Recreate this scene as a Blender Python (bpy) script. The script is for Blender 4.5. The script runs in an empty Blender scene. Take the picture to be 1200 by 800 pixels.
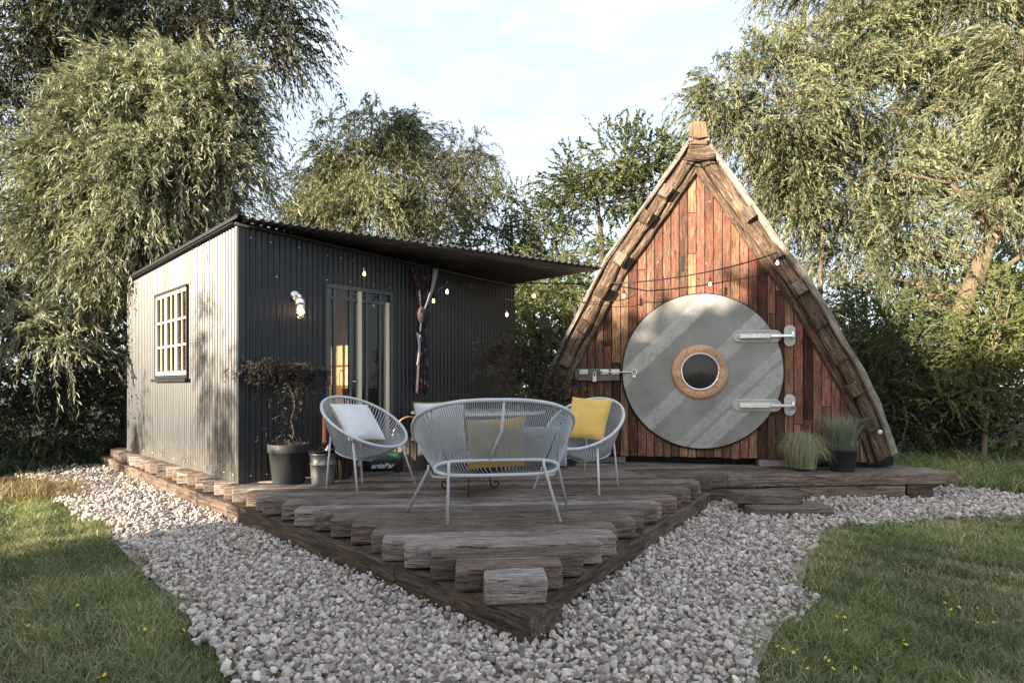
import bpy, math, random
import numpy as np
from math import sin, cos, pi, radians
from mathutils import Vector, Matrix, noise

rnd = random.Random(7)
rng = np.random.default_rng(11)
scene = bpy.context.scene
COL = scene.collection

# ------------------------------------------------------------------ camera
CAM_H = 0.95            # height above the deck top (deck top is z = 0)
F = 680.0               # focal length in photograph pixels (1200 wide)
HOR = 452.0             # horizon row in the photograph
cam_d = bpy.data.cameras.new('camera')
cam = bpy.data.objects.new('camera', cam_d)
COL.objects.link(cam)
cam.location = (0, 0, CAM_H)
cam.rotation_euler = (radians(90), 0, 0)
cam_d.sensor_width = 36
cam_d.lens = 36 * F / 1200
cam_d.shift_y = (HOR - 400) / 1200
cam_d.clip_start = 0.05
cam_d.clip_end = 2000
scene.camera = cam

# ------------------------------------------------------------------ light
SUN_EL = radians(12.0)
TRAVEL = Vector((0.763, 0.646, 0))          # horizontal direction the light travels in
sun_d = bpy.data.lights.new('sun', 'SUN')
sun_d.energy = 4.4
sun_d.angle = radians(0.6)
sun_d.color = (1.0, 0.86, 0.68)
sun = bpy.data.objects.new('sun', sun_d)
COL.objects.link(sun)
tdir = Vector((TRAVEL.x * cos(SUN_EL), TRAVEL.y * cos(SUN_EL), -sin(SUN_EL)))
sun.rotation_euler = tdir.to_track_quat('-Z', 'Y').to_euler()

world = bpy.data.worlds.new("World")
scene.world = world
world.use_nodes = True
nt = world.node_tree
nt.nodes.clear()
wo = nt.nodes.new('ShaderNodeOutputWorld')
bg = nt.nodes.new('ShaderNodeBackground')
sky = nt.nodes.new('ShaderNodeTexSky')
sky.sky_type = 'NISHITA'
sky.sun_disc = False
sky.sun_elevation = SUN_EL
sky.sun_rotation = math.atan2(-TRAVEL.x, -TRAVEL.y)
sky.air_density = 1.0
sky.dust_density = 2.0
SKY_STRENGTH = 0.088
bg.inputs['Strength'].default_value = SKY_STRENGTH
tc = nt.nodes.new('ShaderNodeTexCoord')
mp = nt.nodes.new('ShaderNodeMapping')
mp.inputs['Scale'].default_value = (1.0, 1.0, 3.2)
nz = nt.nodes.new('ShaderNodeTexNoise')
nz.inputs['Scale'].default_value = 4.5
nz.inputs['Detail'].default_value = 7
nz.inputs['Roughness'].default_value = 0.62
nz.inputs['Distortion'].default_value = 0.15
cr = nt.nodes.new('ShaderNodeValToRGB')
cr.color_ramp.elements[0].position = 0.46
cr.color_ramp.elements[0].color = (0.58, 0.58, 0.58, 1)
cr.color_ramp.elements[1].position = 0.72
cr.color_ramp.elements[1].color = (0.97, 0.97, 0.97, 1)
mx = nt.nodes.new('ShaderNodeMix')
mx.data_type = 'RGBA'
mx.inputs['B'].default_value = (3.15, 3.40, 3.85, 1)
nt.links.new(tc.outputs['Generated'], mp.inputs['Vector'])
nt.links.new(mp.outputs['Vector'], nz.inputs['Vector'])
nt.links.new(nz.outputs['Fac'], cr.inputs['Fac'])
nt.links.new(cr.outputs['Color'], mx.inputs['Factor'])
nt.links.new(sky.outputs['Color'], mx.inputs['A'])
nt.links.new(mx.outputs['Result'], bg.inputs['Color'])
nt.links.new(bg.outputs['Background'], wo.inputs['Surface'])

vs = scene.view_settings
vs.view_transform = 'Standard'
vs.look = 'None'
vs.gamma = 1
vs.exposure = 2.15
vs.use_curve_mapping = False

# ------------------------------------------------------------------ helpers
def at(px, py, Y):
    """real position of what the photograph shows at (px, py) when it stands Y metres away"""
    return Vector(((px - 600) / F * Y, Y, CAM_H + (HOR - py) / F * Y))

def tag(o, label=None, cat=None, group=None, kind=None):
    if label: o['label'] = label
    if cat: o['category'] = cat
    if group: o['group'] = group
    if kind: o['kind'] = kind
    return o

def empty(name, loc=(0, 0, 0), rz=0.0, label=None, cat=None, group=None, kind=None):
    o = bpy.data.objects.new(name, None)
    o.empty_display_size = 0.1
    COL.objects.link(o)
    o.location = loc
    o.rotation_euler = (0, 0, rz)
    return tag(o, label, cat, group, kind)

def link(name, me, parent=None, loc=None, rot=None):
    o = bpy.data.objects.new(name, me)
    COL.objects.link(o)
    if parent is not None: o.parent = parent
    if loc is not None: o.location = loc
    if rot is not None: o.rotation_euler = rot
    return o

class MB:
    """collects simple shapes into one mesh"""
    def __init__(s): s.v = []; s.f = []; s.sm = []
    def add(s, vs_, fs, smooth=False):
        b = len(s.v)
        s.v += [tuple(p) for p in vs_]
        s.f += [tuple(i + b for i in f) for f in fs]
        s.sm += [smooth] * len(fs)
        return s
    def box(s, a, b, M=None):
        x0, y0, z0 = a; x1, y1, z1 = b
        v = [Vector(p) for p in ((x0,y0,z0),(x1,y0,z0),(x1,y1,z0),(x0,y1,z0),(x0,y0,z1),(x1,y0,z1),(x1,y1,z1),(x0,y1,z1))]
        if M is not None: v = [M @ p for p in v]
        return s.add(v, [(0,3,2,1),(4,5,6,7),(0,1,5,4),(1,2,6,5),(2,3,7,6),(3,0,4,7)])
    def cbox(s, c, size, M=None):
        return s.box([c[i] - size[i] / 2 for i in range(3)], [c[i] + size[i] / 2 for i in range(3)], M)
    def tube(s, pts, r, n=8, cap=True, closed=False):
        pts = [Vector(p) for p in pts]
        m = len(pts)
        rs = r if hasattr(r, '__len__') else [r] * m
        up = Vector((0, 0, 1)); prev = None; vs_ = []
        for i, p in enumerate(pts):
            if closed: t = pts[(i + 1) % m] - pts[i - 1]
            else: t = pts[min(i + 1, m - 1)] - pts[max(i - 1, 0)]
            t.normalize()
            if prev is None:
                a = up if abs(t.dot(up)) < 0.95 else Vector((1, 0, 0))
                x = t.cross(a).normalized()
            else:
                x = (prev - t * prev.dot(t)).normalized()
            prev = x; y = t.cross(x)
            for k in range(n):
                q = 2 * pi * k / n
                vs_.append(p + (x * cos(q) + y * sin(q)) * rs[i])
        fs = []
        for i in range(m if closed else m - 1):
            j = (i + 1) % m
            for k in range(n):
                l = (k + 1) % n
                fs.append((i*n+k, i*n+l, j*n+l, j*n+k))
        if cap and not closed:
            fs.append(tuple(reversed(range(n)))); fs.append(tuple((m-1)*n+k for k in range(n)))
        return s.add(vs_, fs, True)
    def lathe(s, prof, c=(0, 0, 0), n=32, M=None, smooth=True):
        vs_ = []; fs = []
        for r, z in prof:
            for k in range(n):
                a = 2 * pi * k / n
                p = Vector((c[0] + r * cos(a), c[1] + r * sin(a), c[2] + z))
                vs_.append(M @ p if M is not None else p)
        for i in range(len(prof) - 1):
            for k in range(n):
                l = (k + 1) % n
                fs.append((i*n+k, i*n+l, (i+1)*n+l, (i+1)*n+k))
        return s.add(vs_, fs, smooth)
    def prism(s, poly, z0, z1, M=None):
        n = len(poly)
        v = [Vector((p[0], p[1], z0)) for p in poly] + [Vector((p[0], p[1], z1)) for p in poly]
        if M is not None: v = [M @ p for p in v]
        fs = [tuple(reversed(range(n))), tuple(range(n, 2*n))] + [(i, (i+1)%n, n+(i+1)%n, n+i) for i in range(n)]
        return s.add(v, fs)
    def mesh(s, name, mat=None):
        me = bpy.data.meshes.new(name)
        me.from_pydata([tuple(v) for v in s.v], [], s.f)
        me.polygons.foreach_set('use_smooth', s.sm)
        if mat: me.materials.append(mat)
        me.update()
        return me
    def build(s, name, mat, parent=None, bevel=0.0, loc=None, rot=None):
        o = link(name, s.mesh(name, mat), parent, loc, rot)
        if bevel:
            b = o.modifiers.new('bevel', 'BEVEL'); b.width = bevel; b.segments = 2; b.limit_method = 'ANGLE'
        return o

def np_mesh(name, V, quads=None, tris=None, mat=None, smooth=False, attr=None):
    me = bpy.data.meshes.new(name)
    parts = []; starts = []; n = 0
    if quads is not None and len(quads):
        parts.append(quads.reshape(-1)); starts.append(np.arange(len(quads)) * 4); n += len(quads) * 4
    if tris is not None and len(tris):
        parts.append(tris.reshape(-1)); starts.append(n + np.arange(len(tris)) * 3)
    idx = np.concatenate(parts).astype(np.int32); st = np.concatenate(starts).astype(np.int32)
    me.vertices.add(len(V)); me.vertices.foreach_set('co', V.astype(np.float32).reshape(-1))
    me.loops.add(len(idx)); me.loops.foreach_set('vertex_index', idx)
    me.polygons.add(len(st)); me.polygons.foreach_set('loop_start', st)
    me.polygons.foreach_set('use_smooth', np.full(len(st), smooth))
    if attr is not None:
        a = me.attributes.new('tint', 'FLOAT', 'POINT'); a.data.foreach_set('value', attr.astype(np.float32))
    if mat: me.materials.append(mat)
    me.update(calc_edges=True)
    return me

# ------------------------------------------------------------------ materials
def mat_new(name):
    m = bpy.data.materials.new(name); m.use_nodes = True
    n = m.node_tree; b = n.nodes['Principled BSDF']
    return m, n, b
def N(n, t, **kw):
    x = n.nodes.new(t)
    for k, v in kw.items(): setattr(x, k, v)
    return x
def ramp(n, stops, src=None, interp='LINEAR'):
    r = n.nodes.new('ShaderNodeValToRGB'); e = r.color_ramp.elements
    r.color_ramp.interpolation = interp
    while len(e) < len(stops): e.new(0.5)
    for i, (p, c) in enumerate(stops):
        e[i].position = p; e[i].color = (c[0], c[1], c[2], 1) if hasattr(c, '__len__') else (c, c, c, 1)
    if src is not None: n.links.new(src, r.inputs['Fac'])
    return r
def noise_tex(n, scale, detail=4, rough=0.55, vec=None, dist=0.0):
    x = n.nodes.new('ShaderNodeTexNoise')
    x.inputs['Scale'].default_value = scale; x.inputs['Detail'].default_value = detail
    x.inputs['Roughness'].default_value = rough; x.inputs['Distortion'].default_value = dist
    if vec is not None: n.links.new(vec, x.inputs['Vector'])
    return x
def mapping(n, scale, src='Object', loc_rand=True):
    tc = n.nodes.new('ShaderNodeTexCoord'); m = n.nodes.new('ShaderNodeMapping')
    m.inputs['Scale'].default_value = scale
    n.links.new(tc.outputs[src], m.inputs['Vector'])
    if loc_rand:
        oi = n.nodes.new('ShaderNodeObjectInfo'); v = n.nodes.new('ShaderNodeVectorMath'); v.operation = 'SCALE'
        v.inputs[0].default_value = (37.0, 91.0, 53.0)
        n.links.new(oi.outputs['Random'], v.inputs['Scale'])
        n.links.new(v.outputs[0], m.inputs['Location'])
    return m
def mix(n, fac, a, b, mode='MIX'):
    x = n.nodes.new('ShaderNodeMix'); x.data_type = 'RGBA'; x.blend_type = mode
    for nm, v in (('Factor', fac), ('A', a), ('B', b)):
        if hasattr(v, 'is_linked') or hasattr(v, 'links'): n.links.new(v, x.inputs[nm])
        elif hasattr(v, '__len__'): x.inputs[nm].default_value = (v[0], v[1], v[2], 1)
        else: x.inputs[nm].default_value = v
    return x.outputs['Result']
def bump(n, b, h, strength, dist=0.01):
    x = n.nodes.new('ShaderNodeBump'); x.inputs['Strength'].default_value = strength
    x.inputs['Distance'].default_value = dist
    n.links.new(h, x.inputs['Height']); n.links.new(x.outputs['Normal'], b.inputs['Normal'])
    return x

def simple(name, col, rough=0.6, metal=0.0, var=0.12, scale=30.0, bumpk=0.15, spec=0.5):
    m, n, b = mat_new(name)
    mpg = mapping(n, (1, 1, 1)); t = noise_tex(n, scale, 5, 0.6, mpg.outputs[0])
    t2 = noise_tex(n, scale * 0.12, 3, 0.6, mpg.outputs[0])
    lo = [c * (1 - var) for c in col]; hi = [min(1, c * (1 + var)) for c in col]
    r = ramp(n, [(0.3, lo), (0.7, hi)], t2.outputs['Fac'])
    n.links.new(r.outputs[0], b.inputs['Base Color'])
    rr = ramp(n, [(0.3, max(0.02, rough - 0.1)), (0.7, min(1, rough + 0.1))], t.outputs['Fac'])
    n.links.new(rr.outputs[0], b.inputs['Roughness'])
    b.inputs['Metallic'].default_value = metal; b.inputs['Specular IOR Level'].default_value = spec
    if bumpk: bump(n, b, t.outputs['Fac'], bumpk, 0.003)
    return m

def wood(name, dark, mid, light, axis='x', scale=1.0, wear=None, wear_amt=0.5, rough=0.85, spots=0.0, bumpk=0.6, cracks=0.6, tone=0.35):
    """weathered wood; grain runs along the named object axis; wear = old paint colour"""
    m, n, b = mat_new(name)
    s = {'x': (1.6, 20, 20), 'y': (20, 1.6, 20), 'z': (20, 20, 1.6)}[axis]
    s = tuple(k * scale for k in s)
    mg = mapping(n, s); mu = mapping(n, (1, 1, 1))
    g = noise_tex(n, 2.2, 8, 0.66, mg.outputs[0], 0.6)
    g2 = noise_tex(n, 9.0, 6, 0.7, mg.outputs[0], 0.2)
    big = noise_tex(n, 2.0 * scale, 4, 0.6, mu.outputs[0])
    c = ramp(n, [(0.28, dark), (0.5, mid), (0.74, light)], g.outputs['Fac']).outputs[0]
    f2 = ramp(n, [(0.34, 0.42), (0.60, 1.05)], g2.outputs['Fac']).outputs[0]
    c = mix(n, 0.75, c, f2, 'MULTIPLY')
    bg_ = ramp(n, [(0.3, 0.55), (0.7, 1.25)], big.outputs['Fac']).outputs[0]
    c = mix(n, 0.8, c, bg_, 'MULTIPLY')
    oi = n.nodes.new('ShaderNodeObjectInfo')
    rv = ramp(n, [(0, 1 - tone), (1, 1 + tone)], oi.outputs['Random']).outputs[0]
    c = mix(n, 1.0, c, rv, 'MULTIPLY')
    if wear is not None:
        wn = noise_tex(n, 5.5, 7, 0.72, mapping(n, tuple(k * 0.35 + 0.6 for k in s)).outputs[0], 0.4)
        e = 0.62 - 0.28 * wear_amt
        wf = ramp(n, [(e, 0), (e + 0.05, 1)], wn.outputs['Fac']).outputs[0]
        wc = mix(n, 0.8, wear, f2, 'MULTIPLY'); wc = mix(n, 0.7, wc, bg_, 'MULTIPLY')
        wc = mix(n, 0.8, wc, rv, 'MULTIPLY')
        c = mix(n, wf, c, wc)
    if spots:
        vo = n.nodes.new('ShaderNodeTexVoronoi'); vo.inputs['Scale'].default_value = 9
        n.links.new(mapping(n, (1, 1, 0.6)).outputs[0], vo.inputs['Vector'])
        sf = ramp(n, [(0.045, spots), (0.085, 0)], vo.outputs['Distance']).outputs[0]
        c = mix(n, sf, c, (0.5, 0.42, 0.33))
    ck = ramp(n, [(0.34, 0), (0.40, 1)], noise_tex(n, 9.0, 3, 0.5, mapping(n, tuple(k * (0.5 if k > 2 * scale else 0.35) * 1.6 for k in s)).outputs[0], 0.15).outputs['Fac']).outputs[0]
    cc = ramp(n, [(0, 1 - cracks), (1, 1)], ck).outputs[0]
    c = mix(n, 1.0, c, cc, 'MULTIPLY')
    # sawn ends: growth rings and radial checks instead of long grain
    ge = n.nodes.new('ShaderNodeNewGeometry'); vt = n.nodes.new('ShaderNodeVectorTransform'); vt.vector_type = 'NORMAL'; vt.convert_from = 'WORLD'; vt.convert_to = 'OBJECT'
    n.links.new(ge.outputs['True Normal'], vt.inputs[0]); sx = n.nodes.new('ShaderNodeSeparateXYZ'); n.links.new(vt.outputs[0], sx.inputs[0])
    ab = n.nodes.new('ShaderNodeMath'); ab.operation = 'ABSOLUTE'; n.links.new(sx.outputs[axis.upper()], ab.inputs[0])
    ef = ramp(n, [(0.75, 0), (0.85, 1)], ab.outputs[0]).outputs[0]
    wv = n.nodes.new('ShaderNodeTexWave'); wv.wave_type = 'RINGS'; wv.rings_direction = axis.upper(); wv.inputs['Scale'].default_value = 22; wv.inputs['Distortion'].default_value = 2.5
    n.links.new(mapping(n, (1, 1, 1), loc_rand=False).outputs[0], wv.inputs['Vector'])
    iso = noise_tex(n, 26, 6, 0.7, mu.outputs[0])
    ec = ramp(n, [(0.3, dark), (0.55, mid), (0.8, light)], iso.outputs['Fac']).outputs[0]
    ec = mix(n, 0.5, ec, ramp(n, [(0.2, 0.5), (0.8, 1.15)], wv.outputs['Fac']).outputs[0], 'MULTIPLY')
    c = mix(n, ef, c, ec)
    sp2 = noise_tex(n, 70, 4, 0.7, mu.outputs[0])
    c = mix(n, 0.55, c, ramp(n, [(0.35, 0.6), (0.62, 1.2)], sp2.outputs['Fac']).outputs[0], 'MULTIPLY')
    n.links.new(c, b.inputs['Base Color'])
    b.inputs['Roughness'].default_value = rough; b.inputs['Specular IOR Level'].default_value = 0.3
    h = mix(n, 0.5, g2.outputs['Fac'], ck)
    bump(n, b, h, bumpk, 0.010)
    return m

def glass_mat(name, tint=(0.95, 0.97, 0.97), base=0.0):
    m = bpy.data.materials.new(name); m.use_nodes = True; n = m.node_tree; n.nodes.clear()
    o = N(n, 'ShaderNodeOutputMaterial'); t = N(n, 'ShaderNodeBsdfTransparent'); g = N(n, 'ShaderNodeBsdfGlossy')
    t.inputs['Color'].default_value = (*tint, 1); g.inputs['Roughness'].default_value = 0.03
    fr = N(n, 'ShaderNodeFresnel'); fr.inputs['IOR'].default_value = 1.52
    ad = N(n, 'ShaderNodeMath', operation='ADD'); ad.inputs[1].default_value = base
    mxs = N(n, 'ShaderNodeMixShader')
    n.links.new(fr.outputs[0], ad.inputs[0]); n.links.new(ad.outputs[0], mxs.inputs[0])
    n.links.new(t.outputs[0], mxs.inputs[1]); n.links.new(g.outputs[0], mxs.inputs[2])
    n.links.new(mxs.outputs[0], o.inputs['Surface'])
    return m

def emit(name, col, s):
    m, n, b = mat_new(name)
    b.inputs['Emission Color'].default_value = (*col, 1); b.inputs['Emission Strength'].default_value = s
    b.inputs['Base Color'].default_value = (*col, 1)
    return m

def leaf_mat(name, dark, light, trans=0.3, rough=0.55, dry=None):
    m = bpy.data.materials.new(name); m.use_nodes = True; n = m.node_tree
    b = n.nodes['Principled BSDF']; o = n.nodes['Material Output']
    a = N(n, 'ShaderNodeAttribute', attribute_name='tint')
    stops = [(0.0, dark), (0.85, light)] if dry is None else [(0.0, dark), (0.78, light), (0.9, dry)]
    c = ramp(n, stops, a.outputs['Fac']).outputs[0]
    tcn = N(n, 'ShaderNodeTexCoord'); bn = noise_tex(n, 0.9, 3, 0.5, tcn.outputs['Object'])
    c = mix(n, 0.8, c, ramp(n, [(0.35, 0.7), (0.65, 1.2)], bn.outputs['Fac']).outputs[0], 'MULTIPLY')
    n.links.new(c, b.inputs['Base Color']); b.inputs['Roughness'].default_value = rough
    b.inputs['Specular IOR Level'].default_value = 0.4
    t = N(n, 'ShaderNodeBsdfTranslucent'); n.links.new(mix(n, 1.0, c, (1.1, 1.15, 0.7), 'MULTIPLY'), t.inputs['Color'])
    s = N(n, 'ShaderNodeMixShader'); s.inputs[0].default_value = trans
    n.links.new(b.outputs[0], s.inputs[1]); n.links.new(t.outputs[0], s.inputs[2]); n.links.new(s.outputs[0], o.inputs['Surface'])
    return m

M = {}
M['deck'] = wood('weathered_sleeper', (0.085, 0.063, 0.05), (0.27, 0.22, 0.185), (0.47, 0.41, 0.36), 'x', 1.0, bumpk=1.0, cracks=0.8, tone=0.3)
M['deck_brown'] = wood('brown_sleeper', (0.07, 0.046, 0.034), (0.22, 0.16, 0.122), (0.40, 0.32, 0.26), 'x', 1.0, bumpk=1.0, cracks=0.8, tone=0.3)
M['deck_pale'] = wood('bleached_sleeper', (0.13, 0.105, 0.088), (0.34, 0.295, 0.258), (0.53, 0.48, 0.43), 'x', 1.0, bumpk=1.0, cracks=0.75, tone=0.15)
M['beam'] = wood('edge_beam_wood', (0.030, 0.020, 0.014), (0.14, 0.10, 0.072), (0.30, 0.235, 0.18), 'x', 0.8, bumpk=1.0, cracks=0.75, tone=0.25)
M['plank_red'] = wood('red_painted_plank', (0.078, 0.042, 0.029), (0.221, 0.117, 0.075), (0.416, 0.273, 0.195), 'z', 1.0, wear=(0.293, 0.096, 0.068), wear_amt=0.42, spots=0.5)
M['plank_brown'] = wood('brown_plank', (0.052, 0.029, 0.019), (0.189, 0.101, 0.062), (0.390, 0.247, 0.163), 'z', 1.0, wear=(0.273, 0.081, 0.058), wear_amt=0.2, spots=0.5)
M['plank_orange'] = wood('orange_plank', (0.104, 0.055, 0.031), (0.338, 0.189, 0.104), (0.546, 0.364, 0.234), 'z', 1.0, wear=(0.260, 0.065, 0.046), wear_amt=0.05, spots=0.4)
M['plank_dark'] = wood('dark_plank', (0.023, 0.013, 0.009), (0.078, 0.042, 0.026), (0.169, 0.104, 0.072), 'z', 1.0, wear=(0.221, 0.039, 0.033), wear_amt=0.3)
M['rafter'] = wood('rafter_wood', (0.025, 0.017, 0.012), (0.15, 0.098, 0.063), (0.38, 0.285, 0.205), 'x', 1.0, bumpk=1.0, cracks=0.85, tone=0.2)
M['rake_pale'] = wood('silvered_board', (0.16, 0.13, 0.10), (0.34, 0.29, 0.24), (0.50, 0.45, 0.39), 'x', 1.2, bumpk=1.0, cracks=0.7, tone=0.1)
M['post'] = wood('tan_post_wood', (0.12, 0.07, 0.04), (0.30, 0.19, 0.12), (0.45, 0.33, 0.23), 'z', 1.0, bumpk=0.8)
M['latch_wood'] = wood('grey_latch_board', (0.10, 0.10, 0.07), (0.26, 0.24, 0.18), (0.42, 0.40, 0.33), 'x', 1.0)
M['ring_wood'] = wood('varnished_ply', (0.55, 0.30, 0.16), (0.72, 0.43, 0.25), (0.80, 0.52, 0.33), 'z', 1.5, bumpk=0.1, cracks=0.1, tone=0.0, rough=0.45)
M['cream'] = simple('cream_painted_wood', (0.74, 0.65, 0.49), 0.5, var=0.06, bumpk=0.1)
M['ply'] = wood('plywood_lining', (0.30, 0.17, 0.08), (0.44, 0.27, 0.13), (0.55, 0.36, 0.19), 'z', 0.6, bumpk=0.1, cracks=0.05, tone=0.0, rough=0.6)
M['pad'] = wood('grey_packer', (0.13, 0.12, 0.10), (0.24, 0.22, 0.19), (0.34, 0.31, 0.27), 'x', 1.0)
M['oak_floor'] = wood('indoor_boards', (0.08, 0.05, 0.03), (0.16, 0.10, 0.06), (0.22, 0.15, 0.10), 'x', 1.0)
M['dark_glass'] = simple('dark_porthole_glass', (0.012, 0.012, 0.013), 0.12, bumpk=0.0)
M['black_trim'] = simple('black_trim', (0.018, 0.018, 0.018), 0.45)
M['door_grey'] = simple('grey_green_frame', (0.085, 0.10, 0.098), 0.5, bumpk=0.3)
M['white_tube'] = simple('pale_grey_tube', (0.62, 0.64, 0.66), 0.35, var=0.04)
M['cord'] = simple('grey_cord', (0.43, 0.445, 0.465), 0.45, var=0.08, scale=60)
M['rim'] = simple('grey_wrapped_rim', (0.56, 0.575, 0.59), 0.45, var=0.06, scale=60)
M['iron'] = simple('black_iron', (0.018, 0.016, 0.015), 0.6)
M['pot'] = simple('charcoal_plastic', (0.030, 0.031, 0.034), 0.6)
M['soil'] = simple('potting_soil', (0.03, 0.02, 0.014), 0.95, scale=80, bumpk=1.0)
M['chrome'] = simple('polished_metal', (0.75, 0.75, 0.74), 0.18, 0.9, bumpk=0.05)
M['cast'] = simple('white_cast_metal', (0.80, 0.79, 0.76), 0.3, 0.35, bumpk=0.2)
M['plate'] = simple('dull_grey_casting', (0.50, 0.49, 0.46), 0.45, 0.3, bumpk=0.4)
M['table'] = simple('white_table_top', (0.62, 0.62, 0.62), 0.35)
M['black_rubber'] = simple('black_cable', (0.012, 0.012, 0.012), 0.5)
M['bulb'] = emit('warm_bulb', (1.0, 0.72, 0.38), 2.2)
M['filament'] = emit('hot_filament', (1.0, 0.66, 0.3), 5.0)
M['glass'] = glass_mat('window_glass')
M['bulb_glass'] = glass_mat('lamp_glass', (0.98, 0.97, 0.95), 0.05)
M['darkness'] = simple('dark_lining_and_shade', (0.02, 0.018, 0.016), 0.9)  # also carries the shade in the gap under the A-frame
M['bark'] = wood('tree_bark', (0.05, 0.038, 0.028), (0.13, 0.10, 0.075), (0.24, 0.19, 0.14), 'z', 1.2, bumpk=1.0, cracks=0.7)
M['twig'] = simple('pale_twig', (0.19, 0.14, 0.09), 0.8)
M['pale_bark'] = wood('pale_willow_bark', (0.07, 0.05, 0.032), (0.19, 0.14, 0.095), (0.32, 0.25, 0.175), 'z', 1.2, bumpk=1.0, cracks=0.5)

# painted corrugated steel: dull slate paint with chalky streaks
m, n, b = mat_new('slate_corrugated_paint')
mg = mapping(n, (9, 9, 0.7), loc_rand=False); g = noise_tex(n, 3.0, 6, 0.65, mg.outputs[0])
sp = noise_tex(n, 160, 3, 0.7, mapping(n, (1, 1, 1), loc_rand=False).outputs[0])
c = ramp(n, [(0.3, (0.020, 0.022, 0.025)), (0.7, (0.038, 0.040, 0.043))], g.outputs['Fac']).outputs[0]
tz = N(n, 'ShaderNodeTexCoord'); sz_ = N(n, 'ShaderNodeSeparateXYZ'); n.links.new(tz.outputs['Object'], sz_.inputs[0])
mudn = noise_tex(n, 7, 5, 0.7, tz.outputs['Object']); mh = N(n, 'ShaderNodeMath', operation='MULTIPLY_ADD'); mh.inputs[1].default_value = 1.0
n.links.new(sz_.outputs['Z'], mh.inputs[0]); n.links.new(mudn.outputs['Fac'], mh.inputs[2])
c = mix(n, ramp(n, [(0.50, 0.55), (0.80, 0)], mh.outputs[0]).outputs[0], c, (0.11, 0.095, 0.075))
c = mix(n, ramp(n, [(0.62, 0), (0.75, 0.4)], sp.outputs['Fac']).outputs[0], c, (0.09, 0.09, 0.086))
n.links.new(c, b.inputs['Base Color']); b.inputs['Specular IOR Level'].default_value = 0.38; b.inputs['Metallic'].default_value = 0.0
n.links.new(ramp(n, [(0.3, 0.33), (0.7, 0.45)], g.outputs['Fac']).outputs[0], b.inputs['Roughness'])
bump(n, b, sp.outputs['Fac'], 0.12, 0.002)
M['steel'] = m

# underside of the canopy: bare dark sheet
M['canopy'] = simple('dark_canopy_sheet', (0.20, 0.18, 0.165), 0.36, 0.7, var=0.1, scale=8, bumpk=0.0)

# galvanised bucket
m, n, b = mat_new('galvanised_zinc')
vo = N(n, 'ShaderNodeTexVoronoi'); vo.inputs['Scale'].default_value = 45
n.links.new(mapping(n, (1, 1, 1)).outputs[0], vo.inputs['Vector'])
n.links.new(ramp(n, [(0.0, (0.28, 0.29, 0.29)), (1.0, (0.46, 0.47, 0.47))], vo.outputs['Color']).outputs[0], b.inputs['Base Color'])
b.inputs['Metallic'].default_value = 0.8; b.inputs['Roughness'].default_value = 0.42
M['zinc'] = m

# round door: brushed steel sheet with pale diagonal bands and fine scratches
m, n, b = mat_new('brushed_door_sheet')
tcn = N(n, 'ShaderNodeTexCoord'); sepx = N(n, 'ShaderNodeSeparateXYZ'); n.links.new(tcn.outputs['Object'], sepx.inputs[0])
def lin(ax, az, c0):
    a = N(n, 'ShaderNodeMath', operation='MULTIPLY'); a.inputs[1].default_value = ax; n.links.new(sepx.outputs['X'], a.inputs[0])
    z = N(n, 'ShaderNodeMath', operation='MULTIPLY_ADD'); z.inputs[1].default_value = az; n.links.new(sepx.outputs['Z'], z.inputs[0]); n.links.new(a.outputs[0], z.inputs[2])
    q = N(n, 'ShaderNodeMath', operation='SUBTRACT'); q.inputs[1].default_value = c0; n.links.new(z.outputs[0], q.inputs[0])
    ab = N(n, 'ShaderNodeMath', operation='ABSOLUTE'); n.links.new(q.outputs[0], ab.inputs[0])
    return ab.outputs[0]
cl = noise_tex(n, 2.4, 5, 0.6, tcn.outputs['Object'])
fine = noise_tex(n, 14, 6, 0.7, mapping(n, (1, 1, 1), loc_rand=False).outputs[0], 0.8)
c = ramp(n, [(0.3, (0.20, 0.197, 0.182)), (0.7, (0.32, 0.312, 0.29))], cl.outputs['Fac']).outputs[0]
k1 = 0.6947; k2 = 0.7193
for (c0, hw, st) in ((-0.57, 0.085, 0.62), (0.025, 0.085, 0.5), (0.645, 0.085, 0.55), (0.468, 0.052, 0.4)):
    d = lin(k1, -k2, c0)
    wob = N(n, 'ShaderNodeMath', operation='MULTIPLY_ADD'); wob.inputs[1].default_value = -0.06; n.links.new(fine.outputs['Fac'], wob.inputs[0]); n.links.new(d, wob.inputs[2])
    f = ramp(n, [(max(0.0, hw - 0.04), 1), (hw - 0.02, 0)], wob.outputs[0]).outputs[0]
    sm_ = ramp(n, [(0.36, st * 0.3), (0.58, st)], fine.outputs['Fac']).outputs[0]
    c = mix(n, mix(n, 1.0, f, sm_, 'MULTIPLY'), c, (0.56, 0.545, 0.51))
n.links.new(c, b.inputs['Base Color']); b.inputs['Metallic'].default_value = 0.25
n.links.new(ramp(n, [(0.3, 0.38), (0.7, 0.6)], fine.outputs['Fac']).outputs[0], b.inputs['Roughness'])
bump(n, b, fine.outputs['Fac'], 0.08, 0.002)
M['door_sheet'] = m

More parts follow.
